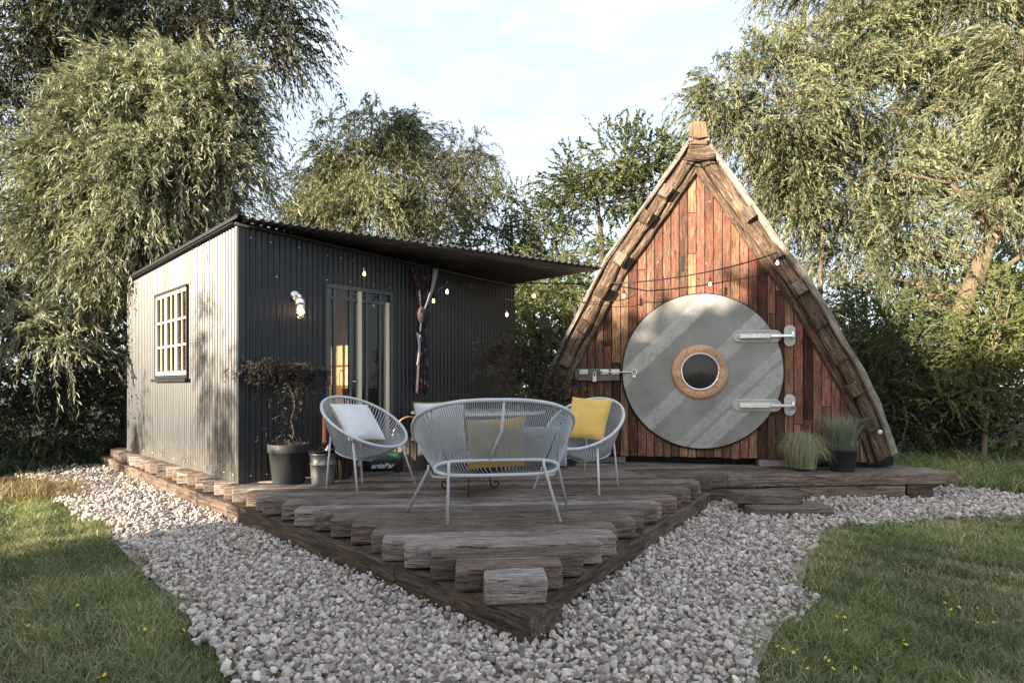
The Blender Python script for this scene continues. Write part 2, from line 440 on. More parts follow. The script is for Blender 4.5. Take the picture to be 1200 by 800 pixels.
def fabric(name, col, dirt=None):
    m, n, b = mat_new(name)
    mpn = mapping(n, (1, 1, 1)); w = noise_tex(n, 260, 2, 0.5, mpn.outputs[0]); s = noise_tex(n, 6, 4, 0.6, mpn.outputs[0])
    c = ramp(n, [(0.3, [k * 0.86 for k in col]), (0.7, col)], s.outputs['Fac']).outputs[0]
    n.links.new(c, b.inputs['Base Color']); b.inputs['Roughness'].default_value = 0.9
    b.inputs['Sheen Weight'].default_value = 0.15; bump(n, b, w.outputs['Fac'], 0.35, 0.002)
    return m
M['white_fabric'] = fabric('white_cushion_cloth', (0.76, 0.755, 0.76))
M['yellow_fabric'] = fabric('mustard_cushion_cloth', (0.76, 0.50, 0.13))
M['grey_fabric'] = fabric('pale_grey_cloth', (0.40, 0.42, 0.45))
M['tan_fabric'] = fabric('tan_piping', (0.42, 0.30, 0.14))

def wicker(name, a, c2, sc):
    m, n, b = mat_new(name)
    mp_ = mapping(n, (1, 1, 1)); w = N(n, 'ShaderNodeTexWave'); w.inputs['Scale'].default_value = sc
    w.bands_direction = 'Z'; w.inputs['Distortion'].default_value = 3; n.links.new(mp_.outputs[0], w.inputs['Vector'])
    n.links.new(ramp(n, [(0.2, a), (0.8, c2)], w.outputs['Fac']).outputs[0], b.inputs['Base Color'])
    b.inputs['Roughness'].default_value = 0.7; bump(n, b, w.outputs['Fac'], 0.8, 0.01)
    return m
M['wicker_dark'] = wicker('dark_wicker', (0.02, 0.012, 0.008), (0.09, 0.055, 0.035), 40)
M['wicker_tan'] = wicker('tan_wicker', (0.09, 0.07, 0.05), (0.30, 0.24, 0.17), 40)
M['mat'] = simple('coir_mat', (0.14, 0.085, 0.05), 0.95, scale=120, bumpk=1.0)

# patterned scarf cloth
m, n, b = mat_new('patterned_scarf_cloth')
vo = N(n, 'ShaderNodeTexVoronoi'); vo.inputs['Scale'].default_value = 30
mpv = mapping(n, (1, 1, 0.7)); nv = noise_tex(n, 14, 3, 0.6, mpv.outputs[0]); av = N(n, 'ShaderNodeVectorMath', operation='MULTIPLY_ADD'); av.inputs[1].default_value = (0.12, 0.12, 0.12); n.links.new(nv.outputs['Color'], av.inputs[0]); n.links.new(mpv.outputs[0], av.inputs[2]); n.links.new(av.outputs[0], vo.inputs['Vector'])
cs = N(n, 'ShaderNodeSeparateColor'); n.links.new(vo.outputs['Color'], cs.inputs[0])
r = ramp(n, [(0.0, (0.012, 0.010, 0.014)), (0.46, (0.03, 0.02, 0.022)), (0.66, (0.12, 0.025, 0.02)), (0.74, (0.015, 0.018, 0.06)), (0.83, (0.16, 0.09, 0.08)), (0.91, (0.18, 0.18, 0.21)), (0.95, (0.05, 0.01, 0.01))], cs.outputs[0], 'CONSTANT')
n.links.new(r.outputs[0], b.inputs['Base Color']); b.inputs['Roughness'].default_value = 0.7
M['scarf'] = m

# stones
m, n, b = mat_new('pale_gravel_stone')
a = N(n, 'ShaderNodeAttribute', attribute_name='tint')
t = noise_tex(n, 55, 4, 0.6, mapping(n, (1, 1, 1), loc_rand=False).outputs[0])
c = ramp(n, [(0.0, (0.22, 0.185, 0.165)), (0.15, (0.37, 0.32, 0.29)), (0.4, (0.55, 0.485, 0.43)), (0.62, (0.66, 0.585, 0.515)), (0.75, (0.52, 0.385, 0.31)), (0.85, (0.36, 0.335, 0.325)), (0.96, (0.70, 0.63, 0.55)), (1.0, (0.84, 0.78, 0.70))], a.outputs['Fac']).outputs[0]
c = mix(n, 0.8, c, ramp(n, [(0.3, 0.72), (0.7, 1.15)], t.outputs['Fac']).outputs[0], 'MULTIPLY')
n.links.new(c, b.inputs['Base Color']); b.inputs['Roughness'].default_value = 0.85
bump(n, b, t.outputs['Fac'], 0.35, 0.004)
M['stone'] = m

# ground: soil and thatch
m, n, b = mat_new('soil_and_thatch')
t = noise_tex(n, 1.2, 6, 0.65, mapping(n, (1, 1, 1), loc_rand=False).outputs[0]); t2 = noise_tex(n, 30, 6, 0.7, mapping(n, (1, 1, 1), loc_rand=False).outputs[0])
c = ramp(n, [(0.35, (0.035, 0.040, 0.018)), (0.6, (0.065, 0.062, 0.032))], t.outputs['Fac']).outputs[0]
c = mix(n, 0.8, c, ramp(n, [(0.3, 0.4), (0.7, 1.3)], t2.outputs['Fac']).outputs[0], 'MULTIPLY')
n.links.new(c, b.inputs['Base Color']); b.inputs['Roughness'].default_value = 0.95; bump(n, b, t2.outputs['Fac'], 1.0, 0.02)
M['ground'] = m
M['grit'] = simple('grey_grit', (0.30, 0.265, 0.235), 0.95, var=0.3, scale=60, bumpk=1.0)
M['dark_soil'] = simple('dark_bare_soil', (0.025, 0.018, 0.013), 0.95, var=0.3, scale=40, bumpk=1.0)

M['leaf_willow'] = leaf_mat('silver_willow_leaf', (0.045, 0.055, 0.032), (0.40, 0.41, 0.29), 0.3)
M['leaf_willow_r'] = leaf_mat('olive_willow_leaf', (0.030, 0.040, 0.018), (0.30, 0.315, 0.175), 0.3)
M['leaf_dark'] = leaf_mat('dark_tree_leaf', (0.012, 0.018, 0.010), (0.12, 0.135, 0.08), 0.2)  # dark tone stands in for shade on the top left tree
M['leaf_hedge'] = leaf_mat('dense_hedge_leaf', (0.010, 0.016, 0.006), (0.038, 0.055, 0.020), 0.2)  # low tone carries the shade on the left shrubs
M['leaf_mid'] = leaf_mat('mid_green_leaf', (0.030, 0.046, 0.014), (0.135, 0.160, 0.062), 0.3)
M['leaf_bright'] = leaf_mat('yellow_green_leaf', (0.05, 0.075, 0.015), (0.18, 0.21, 0.06), 0.35)
M['leaf_maple'] = leaf_mat('bronze_maple_leaf', (0.014, 0.013, 0.011), (0.055, 0.048, 0.038), 0.2)
M['leaf_maple_b'] = leaf_mat('olive_bronze_leaf', (0.03, 0.026, 0.014), (0.10, 0.085, 0.05), 0.2)
M['leaf_sedge'] = leaf_mat('blue_green_sedge', (0.13, 0.17, 0.12), (0.44, 0.49, 0.38), 0.25)
M['leaf_sedge_y'] = leaf_mat('pale_green_sedge', (0.20, 0.22, 0.11), (0.58, 0.58, 0.36), 0.25)
M['grass'] = leaf_mat('lawn_grass', (0.10, 0.125, 0.050), (0.33, 0.365, 0.165), 0.3, dry=(0.60, 0.52, 0.33))
M['grass_dry'] = leaf_mat('dry_grass', (0.12, 0.095, 0.045), (0.36, 0.28, 0.15), 0.25)
M['flower'] = simple('yellow_petal', (0.75, 0.58, 0.03), 0.6)

# =====================================================================
# THE SETTING
# =====================================================================
GZ = -0.275
def ground_px(pts):      # photograph points lying on the gravel level -> metres
    out = []
    for px, py in pts:
        Y = F * (CAM_H - GZ) / (py - HOR); out.append(((px - 600) / F * Y, Y))
    return out

g = MB()
xs = np.concatenate([np.linspace(-400, -16, 8), np.linspace(-14, 16, 61), np.linspace(18, 400, 8)])
ys = np.concatenate([np.linspace(-400, -12, 8), np.linspace(-10, 20, 61), np.linspace(24, 600, 8)])
V = []
for y in ys:
    for x in xs:
        h = 0.03 * noise.noise(Vector((x * 0.7, y * 0.7, 0))) if abs(x) < 15 and -10 < y < 20 else 0
        V.append((x, y, GZ - 0.06 + h))
Q = []
W_ = len(xs)
for j in range(len(ys) - 1):
    for i in range(W_ - 1): Q.append((j*W_+i, j*W_+i+1, (j+1)*W_+i+1, (j+1)*W_+i))
tag(link('ground', np_mesh('ground', np.array(V), np.array(Q), mat=M['ground'], smooth=True)), kind='structure')

# gravel bed outline
left_edge = [(-7.4, 8.3), (-5.9, 7.5), (-4.75, 6.15), (-3.85, 5.3), (-3.05, 4.5), (-2.3, 3.72), (-1.62, 3.0), (-1.15, 2.42), (-0.85, 1.8)]
right_edge = [(0.62, 1.6), (0.92, 2.35), (1.12, 2.62), (1.30, 2.9), (1.60, 3.27), (1.86, 3.7), (2.15, 4.22), (2.50, 4.8), (3.0, 5.22), (3.95, 5.42), (4.9, 5.5), (6.6, 5.55), (9.5, 5.3)]
far_edge = [(9.8, 6.2), (6.9, 6.25), (5.75, 6.55), (5.45, 6.95), (4.6, 7.05), (2.0, 6.4), (0.6, 4.2), (0.1, 3.4), (-2.9, 6.2), (-5.9, 9.0), (-6.6, 8.9)]
bed = left_edge + right_edge + far_edge
me = bpy.data.meshes.new('gravel_bed')
me.from_pydata([(x, y, GZ - 0.022) for x, y in bed], [], [tuple(range(len(bed)))])
me.materials.append(M['grit']); tag(link('gravel_bed', me), kind='structure')
soil_poly = [(-9.5, 7.6), (-6.4, 7.75), (-5.6, 8.35), (-5.9, 9.1), (-6.6, 10.5), (-10, 10.5)]
me = bpy.data.meshes.new('bare_soil')
me.from_pydata([(x, y, GZ - 0.014) for x, y in soil_poly], [], [tuple(range(len(soil_poly)))])
me.materials.append(M['dark_soil']); tag(link('bare_soil', me), kind='structure')

def inside(P, poly):
    x, y = P[:, 0], P[:, 1]; r = np.zeros(len(P), bool); n = len(poly)
    for i in range(n):
        x0, y0 = poly[i]; x1, y1 = poly[(i + 1) % n]
        c = (y0 > y) != (y1 > y)
        with np.errstate(divide='ignore', invalid='ignore'):
            t = (x1 - x0) * (y - y0) / (y1 - y0) + x0
        r ^= c & (x < t)
    return r

def wobble(P, a=0.07, s=2.2, seed=0):
    """cheap smooth 2-D wobble so that edges are ragged"""
    x, y = P[:, 0], P[:, 1]
    q = np.stack([np.sin(x*s*2.1+y*s*1.3+seed)+.6*np.sin(x*s*5.3-y*s*4.1+1+seed), np.sin(y*s*2.3-x*s*1.1+2+seed)+.6*np.sin(y*s*4.9+x*s*5.7+seed)], 1)
    return P + a * q

# ---- gravel stones -----------------------------------------------------
def ico(sub):
    import bmesh
    bm = bmesh.new(); bmesh.ops.create_icosphere(bm, subdivisions=sub, radius=1.0)
    v = np.array([q.co[:] for q in bm.verts]); f = np.array([[q.index for q in t.verts] for t in bm.faces]); bm.free()
    return v, f
def stone_shapes(sub, k, seed):
    r = np.random.default_rng(seed); v0, f = ico(sub); out = []
    for i in range(k):
        v = v0.copy()
        for c in range(7):                          # cut flat facets
            d = r.normal(size=3); d /= np.linalg.norm(d); h = r.uniform(0.42, 0.8)
            e = v @ d - h; e[e < 0] = 0; v -= e[:, None] * d
        v *= r.uniform([0.85, 0.65, 0.45], [1.25, 1.0, 0.8])
        out.append(v)
    return out, f
def rot_mats(n, r, flat=0.6):
    q = r.normal(size=(n, 4)); q[:, 1:3] *= flat; q /= np.linalg.norm(q, axis=1)[:, None]
    w, x, y, z = q.T
    return np.stack([np.stack([1-2*(y*y+z*z), 2*(x*y-z*w), 2*(x*z+y*w)], 1), np.stack([2*(x*y+z*w), 1-2*(x*x+z*z), 2*(y*z-x*w)], 1), np.stack([2*(x*z-y*w), 2*(y*z+x*w), 1-2*(x*x+y*y)], 1)], 1)
def scatter_stones(P, size, sub, seed, zoff):
    r = np.random.default_rng(seed); shapes, f = stone_shapes(sub, 14, seed)
    which = r.integers(0, 14, len(P)); R = rot_mats(len(P), r); S = np.array(shapes)[which]
    V = np.einsum('nij,nkj->nki', R, S) * size[:, None, None] + np.concatenate([P, (GZ + zoff)[:, None]], 1)[:, None]
    nv = S.shape[1]; Fc = f[None] + (np.arange(len(P)) * nv)[:, None, None]
    tint = np.repeat(r.random(len(P)), nv)
    return V.reshape(-1, 3), Fc.reshape(-1, 3), tint
def hex_points(x0, x1, y0, y1, d, r, jit=0.42):
    xs = np.arange(x0, x1, d); ys = np.arange(y0, y1, d * 0.87)
    X, Y = np.meshgrid(xs, ys); X = X + (np.arange(len(ys)) % 2)[:, None] * d / 2
    P = np.stack([X.ravel(), Y.ravel()], 1); return P + r.uniform(-jit, jit, P.shape) * d
near = hex_points(-4.0, 4.0, 1.9, 3.15, 0.034, rng); mid_ = hex_points(-6.8, 7.2, 3.15, 4.3, 0.035, rng); far = hex_points(-6.8, 8.4, 4.3, 9.1, 0.040, rng)
Vs = []; Fs = []; Ts = []; off = 0
for P, sub, seed, sz in ((near, 2, 3, (0.0135, 0.027)), (mid_, 1, 8, (0.0150, 0.029)), (far, 1, 4, (0.0165, 0.031)), (hex_points(-6.8, 7.2, 1.9, 9.0, 0.12, rng), 1, 5, (0.020, 0.034)), (hex_points(-3.5, 3.5, 1.9, 5.2, 0.055, rng), 1, 6, (0.006, 0.012))):
    P = P[inside(wobble(P, 0.05), bed)]
    P = P[(np.abs(P[:, 0]) < P[:, 1] * 0.98 + 0.7)]
    size = rng.uniform(sz[0], sz[1], len(P)) * np.where(rng.random(len(P)) < 0.12, 1.25, 1)
    zo = rng.uniform(-0.018, 0.012, len(P)) + 0.012 * np.sin(P[:, 0] * 3.1) * np.sin(P[:, 1] * 2.7)
    if seed == 5: zo += 0.016
    if seed == 6: zo += 0.020
    v, f, t = scatter_stones(P, size, sub, seed, zo); Vs.append(v); Fs.append(f + off); Ts.append(t); off += len(v)
# a few stones kicked onto the grass edges
tag(link('gravel', np_mesh('gravel', np.concatenate(Vs), tris=np.concatenate(Fs), mat=M['stone'], attr=np.concatenate(Ts))), kind='stuff',
    label='pale grey and pink gravel around the timber deck')
print('gravel tris', sum(len(f) for f in Fs))

# ---- grass --------------------------------------------------------------
def blades(P, z, H, Wd, lean, tint, r, segs=2):
    n = len(P); a = r.uniform(0, 2*pi, n); b = r.uniform(0, 2*pi, n)
    side = np.stack([np.cos(a), np.sin(a), np.zeros(n)], 1); ld = np.stack([np.cos(b), np.sin(b), np.zeros(n)], 1)
    base = np.concatenate([P, z[:, None]], 1)
    def pt(t): return base + ld * (lean * H * t**2)[:, None] + np.array([0, 0, 1]) * (H * t * (1 - 0.25 * lean * t))[:, None]
    w = (side * Wd[:, None])
    m1 = pt(0.5)
    V = np.stack([base - w / 2, base + w / 2, m1 + w * 0.4, m1 - w * 0.4, pt(1.0)], 1).reshape(-1, 3)
    o = (np.arange(n) * 5)[:, None]
    return V, np.array([[0, 1, 2, 3]]) + o, np.array([[3, 2, 4]]) + o, np.repeat(tint, 5)
def grass_patch(name, poly, dens, hmin, hmax, w, seed, mat=None, kind_label='', zb=GZ - 0.05, dry=0.16, xr=None, avoid=None):
    r = np.random.default_rng(seed)
    P_ = np.array(poly); x0, y0 = P_.min(0); x1, y1 = P_.max(0)
    n = int((x1 - x0) * (y1 - y0) * dens)
    P = r.uniform((x0, y0), (x1, y1), (n, 2))
    dist = P[:, 1]
    keep = r.random(n) < np.clip((3.6 / np.maximum(dist, 2.0)) ** 1.5, 0.08, 1)
    keep &= inside(wobble(P, 0.05, seed=seed), poly) & (np.abs(P[:, 0]) < P[:, 1] * 0.96 + 0.6)
    if avoid is not None: keep &= ~inside(wobble(P, 0.03), avoid)
    P = P[keep]; n = len(P)
    clump = (np.sin(P[:, 0]*5.1+1.3*np.sin(P[:, 1]*3.3)) * np.sin(P[:, 1]*4.7+1.1*np.sin(P[:, 0]*4.1)) + 0.5*np.sin(P[:,0]*13+P[:,1]*11)) 
    # pull towards clumps
    H = r.uniform(hmin, hmax, n) * (1 + 0.35 * clump); H = np.clip(H, hmin * 0.5, None)
    scale = np.clip(P[:, 1] / 3.2, 0.8, 3.0)
    patch = np.sin(P[:, 0]*1.9+0.7) * np.sin(P[:, 1]*2.3+1.1) + 0.6*np.sin(P[:,0]*4.3-P[:,1]*3.1)
    tint = np.clip(r.uniform(0.05, 0.72, n) + 0.08 * clump, 0, 0.76)
    isdry = r.random(n) < dry * np.clip(1.0 + 1.3 * patch, 0.15, 3)
    tint[isdry] = r.uniform(0.84, 1.0, isdry.sum())
    lean = r.uniform(0.2, 1.3, n)
    V, Q, T, t = blades(P, np.full(n, zb), H, np.full(n, w) * scale * r.uniform(0.7, 1.3, n), lean, tint, r)
    print(name, n)
    return tag(link(name, np_mesh(name, V, Q, T, mat or M['grass'], attr=t)), kind='stuff', label=kind_label)
lawn_l = [(-0.5, 1.5), (-0.72, 2.0), (-1.02, 2.48), (-1.50, 3.06), (-2.18, 3.78), (-2.92, 4.56), (-3.72, 5.36), (-4.62, 6.24), (-5.25, 6.95), (-9.5, 7.3), (-9.5, 1.5)]
lawn_r = [(0.48, 1.6), (0.82, 2.40), (1.02, 2.69), (1.19, 2.98), (1.48, 3.34), (1.74, 3.76), (2.02, 4.29), (2.38, 4.89), (2.92, 5.33), (3.9, 5.54), (4.9, 5.62), (6.6, 5.66), (9.5, 5.43), (9.5, 1.5)]
grass_patch('lawn_grass', lawn_l, 11500, 0.035, 0.085, 0.0050, 1, kind_label='shaded green lawn grass left of the gravel', dry=0.14)
grass_patch('lawn_grass', lawn_r, 10500, 0.035, 0.09, 0.0050, 2, kind_label='green and straw lawn grass right of the gravel', dry=0.22)
grass_patch('lawn_grass', [(4.9, 7.1), (5.6, 6.9), (5.9, 6.6), (7, 6.3), (13, 6.2), (13, 12), (4.0, 12), (4.6, 7.7)], 3600, 0.10, 0.26, 0.006, 3, kind_label='longer green grass behind the right end of the deck', dry=0.08)
grass_patch('dry_grass', [(-8.5, 6.15), (-5.1, 6.3), (-4.6, 6.25), (-4.9, 6.75), (-5.5, 7.1), (-8.5, 7.5)], 3600, 0.10, 0.26, 0.004, 4, M['grass_dry'], 'tall straw coloured grass at the left edge of the lawn', dry=0.5)
grass_patch('rough_grass', [(-14, 7.7), (-6.4, 8.0), (-5.9, 9.3), (-8, 13), (-14, 13)], 1500, 0.10, 0.3, 0.008, 5, M['leaf_hedge'], 'dark rough weeds under the trees on the left', dry=0.0)

# small yellow flowers in the lawns
fl = MB()
for k in range(5):
    a = 2*pi*k/5
    fl.add([(0,0,0), (0.009*cos(a-.5), 0.009*sin(a-.5), .004), (0.015*cos(a), 0.015*sin(a), .005), (0.009*cos(a+.5), 0.009*sin(a+.5), .004)], [(0,1,2,3)])
fme = fl.mesh('flower_head', M['flower']); sb = MB(); sb.tube([(0,0,-0.11), (0.004,0,-0.05), (0,0,0)], 0.0015, 3); sme = sb.mesh('flower_stem', M['leaf_mid'])
fpx = [(110,736),(118,741),(55,727),(34,732),(91,709),(127,700),(123,790),(115,794),(180,700+39),(215,738),(170,700+37),(50,768),
       (1109,697),(1107,706),(1122,706),(1124,711),(1145,712),(1147,716),(1115,714),(1145,729),(1157,730),(1164,729),(1195,727),(980,722),(990,723),(992,738),(965,743),(1020,752),(1060,750),(1058,754),(1062,755),(925,762),(912,757),(935,761),(947,783),(968,770),(972,774),(976,783),(1002,782),(918,760),(930,764)]
for px, py in fpx:
    Y = F * (CAM_H - GZ - 0.07) / (py - HOR)
    p = Vector(((px - 600) / F * Y, Y, GZ + 0.07))
    sc = 0.68
    t = empty('wild_flower', p, rnd.uniform(0, 6), 'small yellow wild flower in the ' + ('left lawn near its front edge' if px < 400 and py > 760 else 'left lawn beside the gravel' if px > 140 and px < 400 else 'left lawn in front of the far willow' if px < 400 else 'right lawn in the cluster farthest from the gravel' if px > 1090 else 'right lawn in the middle group' if px > 1015 else 'right lawn close to the gravel edge' if px < 950 else 'right lawn between the gravel edge and the middle group'), 'flower', 'yellow flowers dotted in the lawn')
    t.scale = (sc,) * 3
    link('flower_head', fme, t, rot=(rnd.uniform(-.9, -.1), rnd.uniform(-.4, .4), 0)); link('stem', sme, t)

# =====================================================================
# TIMBER DECK
# =====================================================================
def sleeper_mesh(name, L, w, h, mat, seed, segs=None, rough=0.006, flare=0.0):
    """a worn sleeper: x 0..L, y -w/2..w/2, z -h..0, rounded arrises, uneven faces"""
    r = random.Random(seed); segs = segs or max(4, int(L / 0.14)); b = 0.012
    prof = []
    for cx, cy, a0 in ((w/2-b, -b, 0), (-w/2+b, -b, 90), (-w/2+b, -h+b, 180), (w/2-b, -h+b, 270)):
        for k in range(3): a = radians(a0 + 45 * k); prof.append((cx + b * cos(a), cy + b * sin(a)))
    # extra points along the faces
    P = []
    for i in range(12):
        P.append(prof[i]); q = prof[(i + 1) % 12]
        if i % 3 == 2:
            for t in (0.33, 0.67): P.append((prof[i][0] * (1-t) + q[0] * t, prof[i][1] * (1-t) + q[1] * t))
    n = len(P); vs_ = []; fs = []
    ox = r.uniform(0, 100); bow = r.uniform(-.006, .006)
    xsn = [0, 0.012] + [L * k / segs for k in range(1, segs)] + [L - 0.012, L]
    for i, x in enumerate(xsn):
        endk = 0.955 if i in (0, len(xsn) - 1) else 1.0
        for (y, z) in P:
            q = Vector((ox + x * 3.0, y * 14, z * 14)); d = noise.noise(q) * rough + noise.noise(q * 3.1) * rough * 0.6
            yy = y * endk; zz = (z + h/2) * endk - h/2
            if z > -0.03: zz += d * 0.8 - (abs(d) * 0.8 if abs(y) > w * 0.4 else 0)
            else: yy += d
            xx = x + (noise.noise(Vector((ox, y * 9, z * 9))) * 0.014 if i in (0, 1, len(xsn)-2, len(xsn)-1) else 0)
            vs_.append((xx, yy + bow * sin(pi * x / L), zz))
    m_ = len(xsn)
    for i in range(m_ - 1):
        for k in range(n): l = (k + 1) % n; fs.append((i*n+k, (i+1)*n+k, (i+1)*n+l, i*n+l))
    fs.append(tuple(range(n))); fs.append(tuple(reversed([(m_-1)*n+k for k in range(n)])))
    mb = MB(); mb.add(vs_, fs, False)
    return mb.mesh(name, mat)

TIP = Vector((0.085, 2.745, 0)); DL = Vector((-0.719, 0.695, 0)); DR = Vector((0.538, 0.843, 0)); TR = Vector((0.18, 3.04, 0))
deck = empty('timber_deck', (0.085, 2.745, GZ), 0, 'pointed deck of weathered railway sleepers with stepped ends under both cabins', 'deck')
AU = radians(5.0); U = Vector((cos(AU), sin(AU), 0)); Vd = Vector((-sin(AU), cos(AU), 0))
SW, SH, STEP = 0.186, 0.130, 0.1925
def place(me, p, ang, parent=deck, name='sleeper', tilt=0.0):
    o = link(name, me, parent); o.location = Vector(p) - Vector(parent.location); o.rotation_euler = (0, tilt, ang); return o
def hit(c, d, T=None):   # distance along U from point c to the line through TIP with direction d
    # c + s U = TIP + k d
    T = T or TIP; A = Matrix(((U.x, -d.x), (U.y, -d.y))); r_ = A.inverted() @ Vector((T.x - c.x, T.y - c.y)); return r_[0]
seed = 0
lefts = {0: 0.02}
for i in range(34):
    t = 0.143 + STEP * (i + 0.5)
    c = TIP + Vd * t
    cf = c - Vd * (SW / 2)
    s0 = hit(cf, DL) + 0.012 + rnd.uniform(-0.03, 0.05)
    s1 = hit(cf, DR, TR) - 0.01 + rnd.uniform(-0.06, 0.04)
    if i < 5:
        X0, X1 = ((-.142, .178), (-.30, .275), (-.46, .41), (-.64, .545), (-.815, .665))[i]
        s0 = (X0 - c.x) / U.x; s1 = (X1 - c.x) / U.x
    if i >= 16: s1 = {16: 5.14, 17: 5.10, 18: 4.98, 19: 4.92, 20: 4.72, 21: 4.78, 22: 4.55}.get(i, 2.4)
    dz = rnd.uniform(-0.008, 0.006)
    # break long rows into separate sleepers
    cuts = [s0]
    if i == 16: cuts = [s0, s0 + 2.3, 0.4, 1.75, 2.55 - .04]
    else:
        x = s0
        while s1 - x > (3.0 if i > 7 else 9):
            x += rnd.uniform(1.7, 2.55); cuts.append(x)
    cuts.append(s1); cuts = sorted(cuts)
    for a, b_ in zip(cuts[:-1], cuts[1:]):
        seed += 1
        L = b_ - a - 0.008
        if L < 0.1: continue
        k = rnd.random()
        mt = M['deck_pale'] if (i in (0, 3) or k < 0.07) else (M['deck_brown'] if (k < 0.30 or i == 1) else M['deck'])
        p = c + U * a + Vector((0, 0, dz + rnd.uniform(-.003, .003)))
        place(sleeper_mesh('sleeper', L, SW, SH, mt, seed), p, AU + rnd.uniform(-.004, .004) / max(L, .5))
# lower course: edge beams lying on the gravel
def beam_run(start, d, inward, total, cuts, w=0.235, h=0.15, mat=None, z=-0.137, name='edge_beam'):
    global seed
    ang = math.atan2(d.y, d.x); x = 0
    for L in cuts:
        seed += 1
        mid = start + d * x + inward * (w / 2)
        place(sleeper_mesh(name, L - 0.01, w, h + 0.06, mat or M['beam'], seed, rough=0.009), mid + Vector((0, 0, z + rnd.uniform(-.004, .004))), ang, name=name)
        x += L
beam_run(TIP + DL * 0.0, DL, Vector((0.695, 0.719, 0)), 8.3, [1.12, 2.42, 2.1, 2.45, 0.9])
rs = TR - DR * 0.13 + Vector((0.843, -0.538, 0)) * 0.006
beam_run(rs, DR, Vector((-0.843, 0.538, 0)), 3.6, [1.62, 1.98], mat=M['beam'])
fl0 = TIP + Vd * (0.143 + STEP * 16 + 0.03) + U * 1.70
beam_run(fl0, U, Vd, 3.4, [1.15, 1.7], mat=M['deck_brown'])
o = place(sleeper_mesh('support_block', 0.30, 0.24, 0.17, M['beam'], 991), fl0 + U * 2.87 + Vd * 0.12 + Vector((0, 0, -0.137)), AU, name='support_block')
# stacked step slabs on the gravel
for nm, x0, x1, y, w, zt, h, mt, lab in (('step_slab', 2.24, 3.02, 5.60, 0.34, -0.188, 0.14, M['deck'], 'lower wider sleeper slab lying on the gravel beside the deck'),
                                        ('step_slab', 2.16, 2.80, 5.71, 0.27, -0.092, 0.094, M['deck'], 'upper shorter sleeper slab stacked as a step beside the deck')):
    seed += 1
    o = link(nm, sleeper_mesh(nm, x1 - x0, w, h, mt, seed, rough=0.01)); o.location = (x0, y, zt); o.rotation_euler = (0, 0, radians(1)); tag(o, lab, 'step', 'loose step slabs by the deck')

# pale flat stones in the dark soil at the far left
for k, (px, py, s_) in enumerate(((53, 557, .14), (67, 554, .09), (97, 552, .06), (113, 549, .09), (82, 551, .06), (112, 545, .05))):
    Y = F * (CAM_H - GZ) / (py - HOR); sh, f = stone_shapes(2, 1, 60 + k)
    mb = MB(); mb.add([(v[0] * s_, v[1] * s_ * .8, v[2] * s_ * .35) for v in sh[0]], [tuple(q) for q in f])
    o = link('flat_stone', mb.mesh('flat_stone', M['pad'])); o.location = ((px - 600) / F * Y, Y, GZ + .02)
    tag(o, ('largest pale flat stone in the dark soil, leftmost of the row', 'second pale flat stone from the left in the dark soil', 'small pale stone fourth from the left in the dark soil', 'pale stone fifth from the left, nearer the cabin than the small one', 'small pale stone in the middle of the row in the dark soil', 'tiny pale stone nearest the grey cabin corner in the dark soil')[k], 'stone', 'pale stones in the soil at far left')

# =====================================================================
# CORRUGATED CABIN   local frame: x along the front wall, y to the back, z up
# =====================================================================
SA = math.atan2(0.719, 0.695)
SO = Vector((-2.66, 5.67, 0))
SI = Vector((cos(SA), sin(SA), 0)); DI = Vector((-sin(SA), cos(SA), 0))
cabin = empty('corrugated_cabin', SO, SA, 'slate grey corrugated metal cabin with flat roof and wedge shaped canopy', 'cabin')
def wave_sheet(mb, axis, a0, a1, z0, z1, pitch, amp, sign, phase0=0.0, per=8, top=None, th=0.0):
    """corrugated sheet in the plane x=0 (axis y) or y=0 (axis x)"""
    n = max(2, int(round((a1 - a0) / pitch * per)))
    vs_ = []; fs = []
    for i in range(n + 1):
        a = a0 + (a1 - a0) * i / n; w = sign * amp * sin(2 * pi * (a - phase0) / pitch) - sign * -amp
        zt = z1 if top is None else top(a)
        for z in (z0, zt): vs_.append((a, w, z) if axis == 'x' else (w, a, z))
    for i in range(n): fs.append((2*i, 2*i+2, 2*i+3, 2*i+1) if axis == 'x' else (2*i, 2*i+1, 2*i+3, 2*i+2))
    mb.add(vs_, fs, True); return mb
WT = 2.47
PF = 0.060
def front_sheet(a0, a1, z0, z1): wave_sheet(MB_, 'x', a0, a1, z0, z1, PF, 0.0075, -1)
for (a0, a1, z0, z1) in ((0.01, 0.90, 0.0, WT), (0.90, 1.76, 2.07, WT), (1.76, 2.78, 0.0, WT), (2.78, 3.86, 0.0, WT)):
    MB_ = MB(); wave_sheet(MB_, 'x', a0, a1, z0, z1, PF, 0.0085, -1, top=lambda x: 2.556 - 0.033 * x); MB_.build('front_wall_sheet', M['steel'], cabin)
ltop = lambda d: 2.535 - 0.017 * d
for (a0, a1, z0, z1) in ((0.01, 1.46, 0.0, None), (1.46, 2.70, 0.0, 1.03), (1.46, 2.70, 2.10, None), (2.70, 4.22, 0.0, None)):
    MB_ = MB(); wave_sheet(MB_, 'y', a0, a1, z0, z1 or 0, 0.076, 0.0085, -1, top=(ltop if z1 is None else None)); MB_.build('side_wall_sheet', M['steel'], cabin)
mb = MB(); wave_sheet(mb, 'x', 0, 3.86, 0, 2.42, 0.076, 0.0085, 1)
o = mb.build('back_wall_sheet', M['steel'], cabin); o.location = (0, 4.22, 0)
mb = MB(); wave_sheet(mb, 'y', 0, 4.22, 0, 2.42, 0.076, 0.0085, 1)
o = mb.build('side_wall_sheet', M['steel'], cabin); o.location = (3.86, 0, 0)
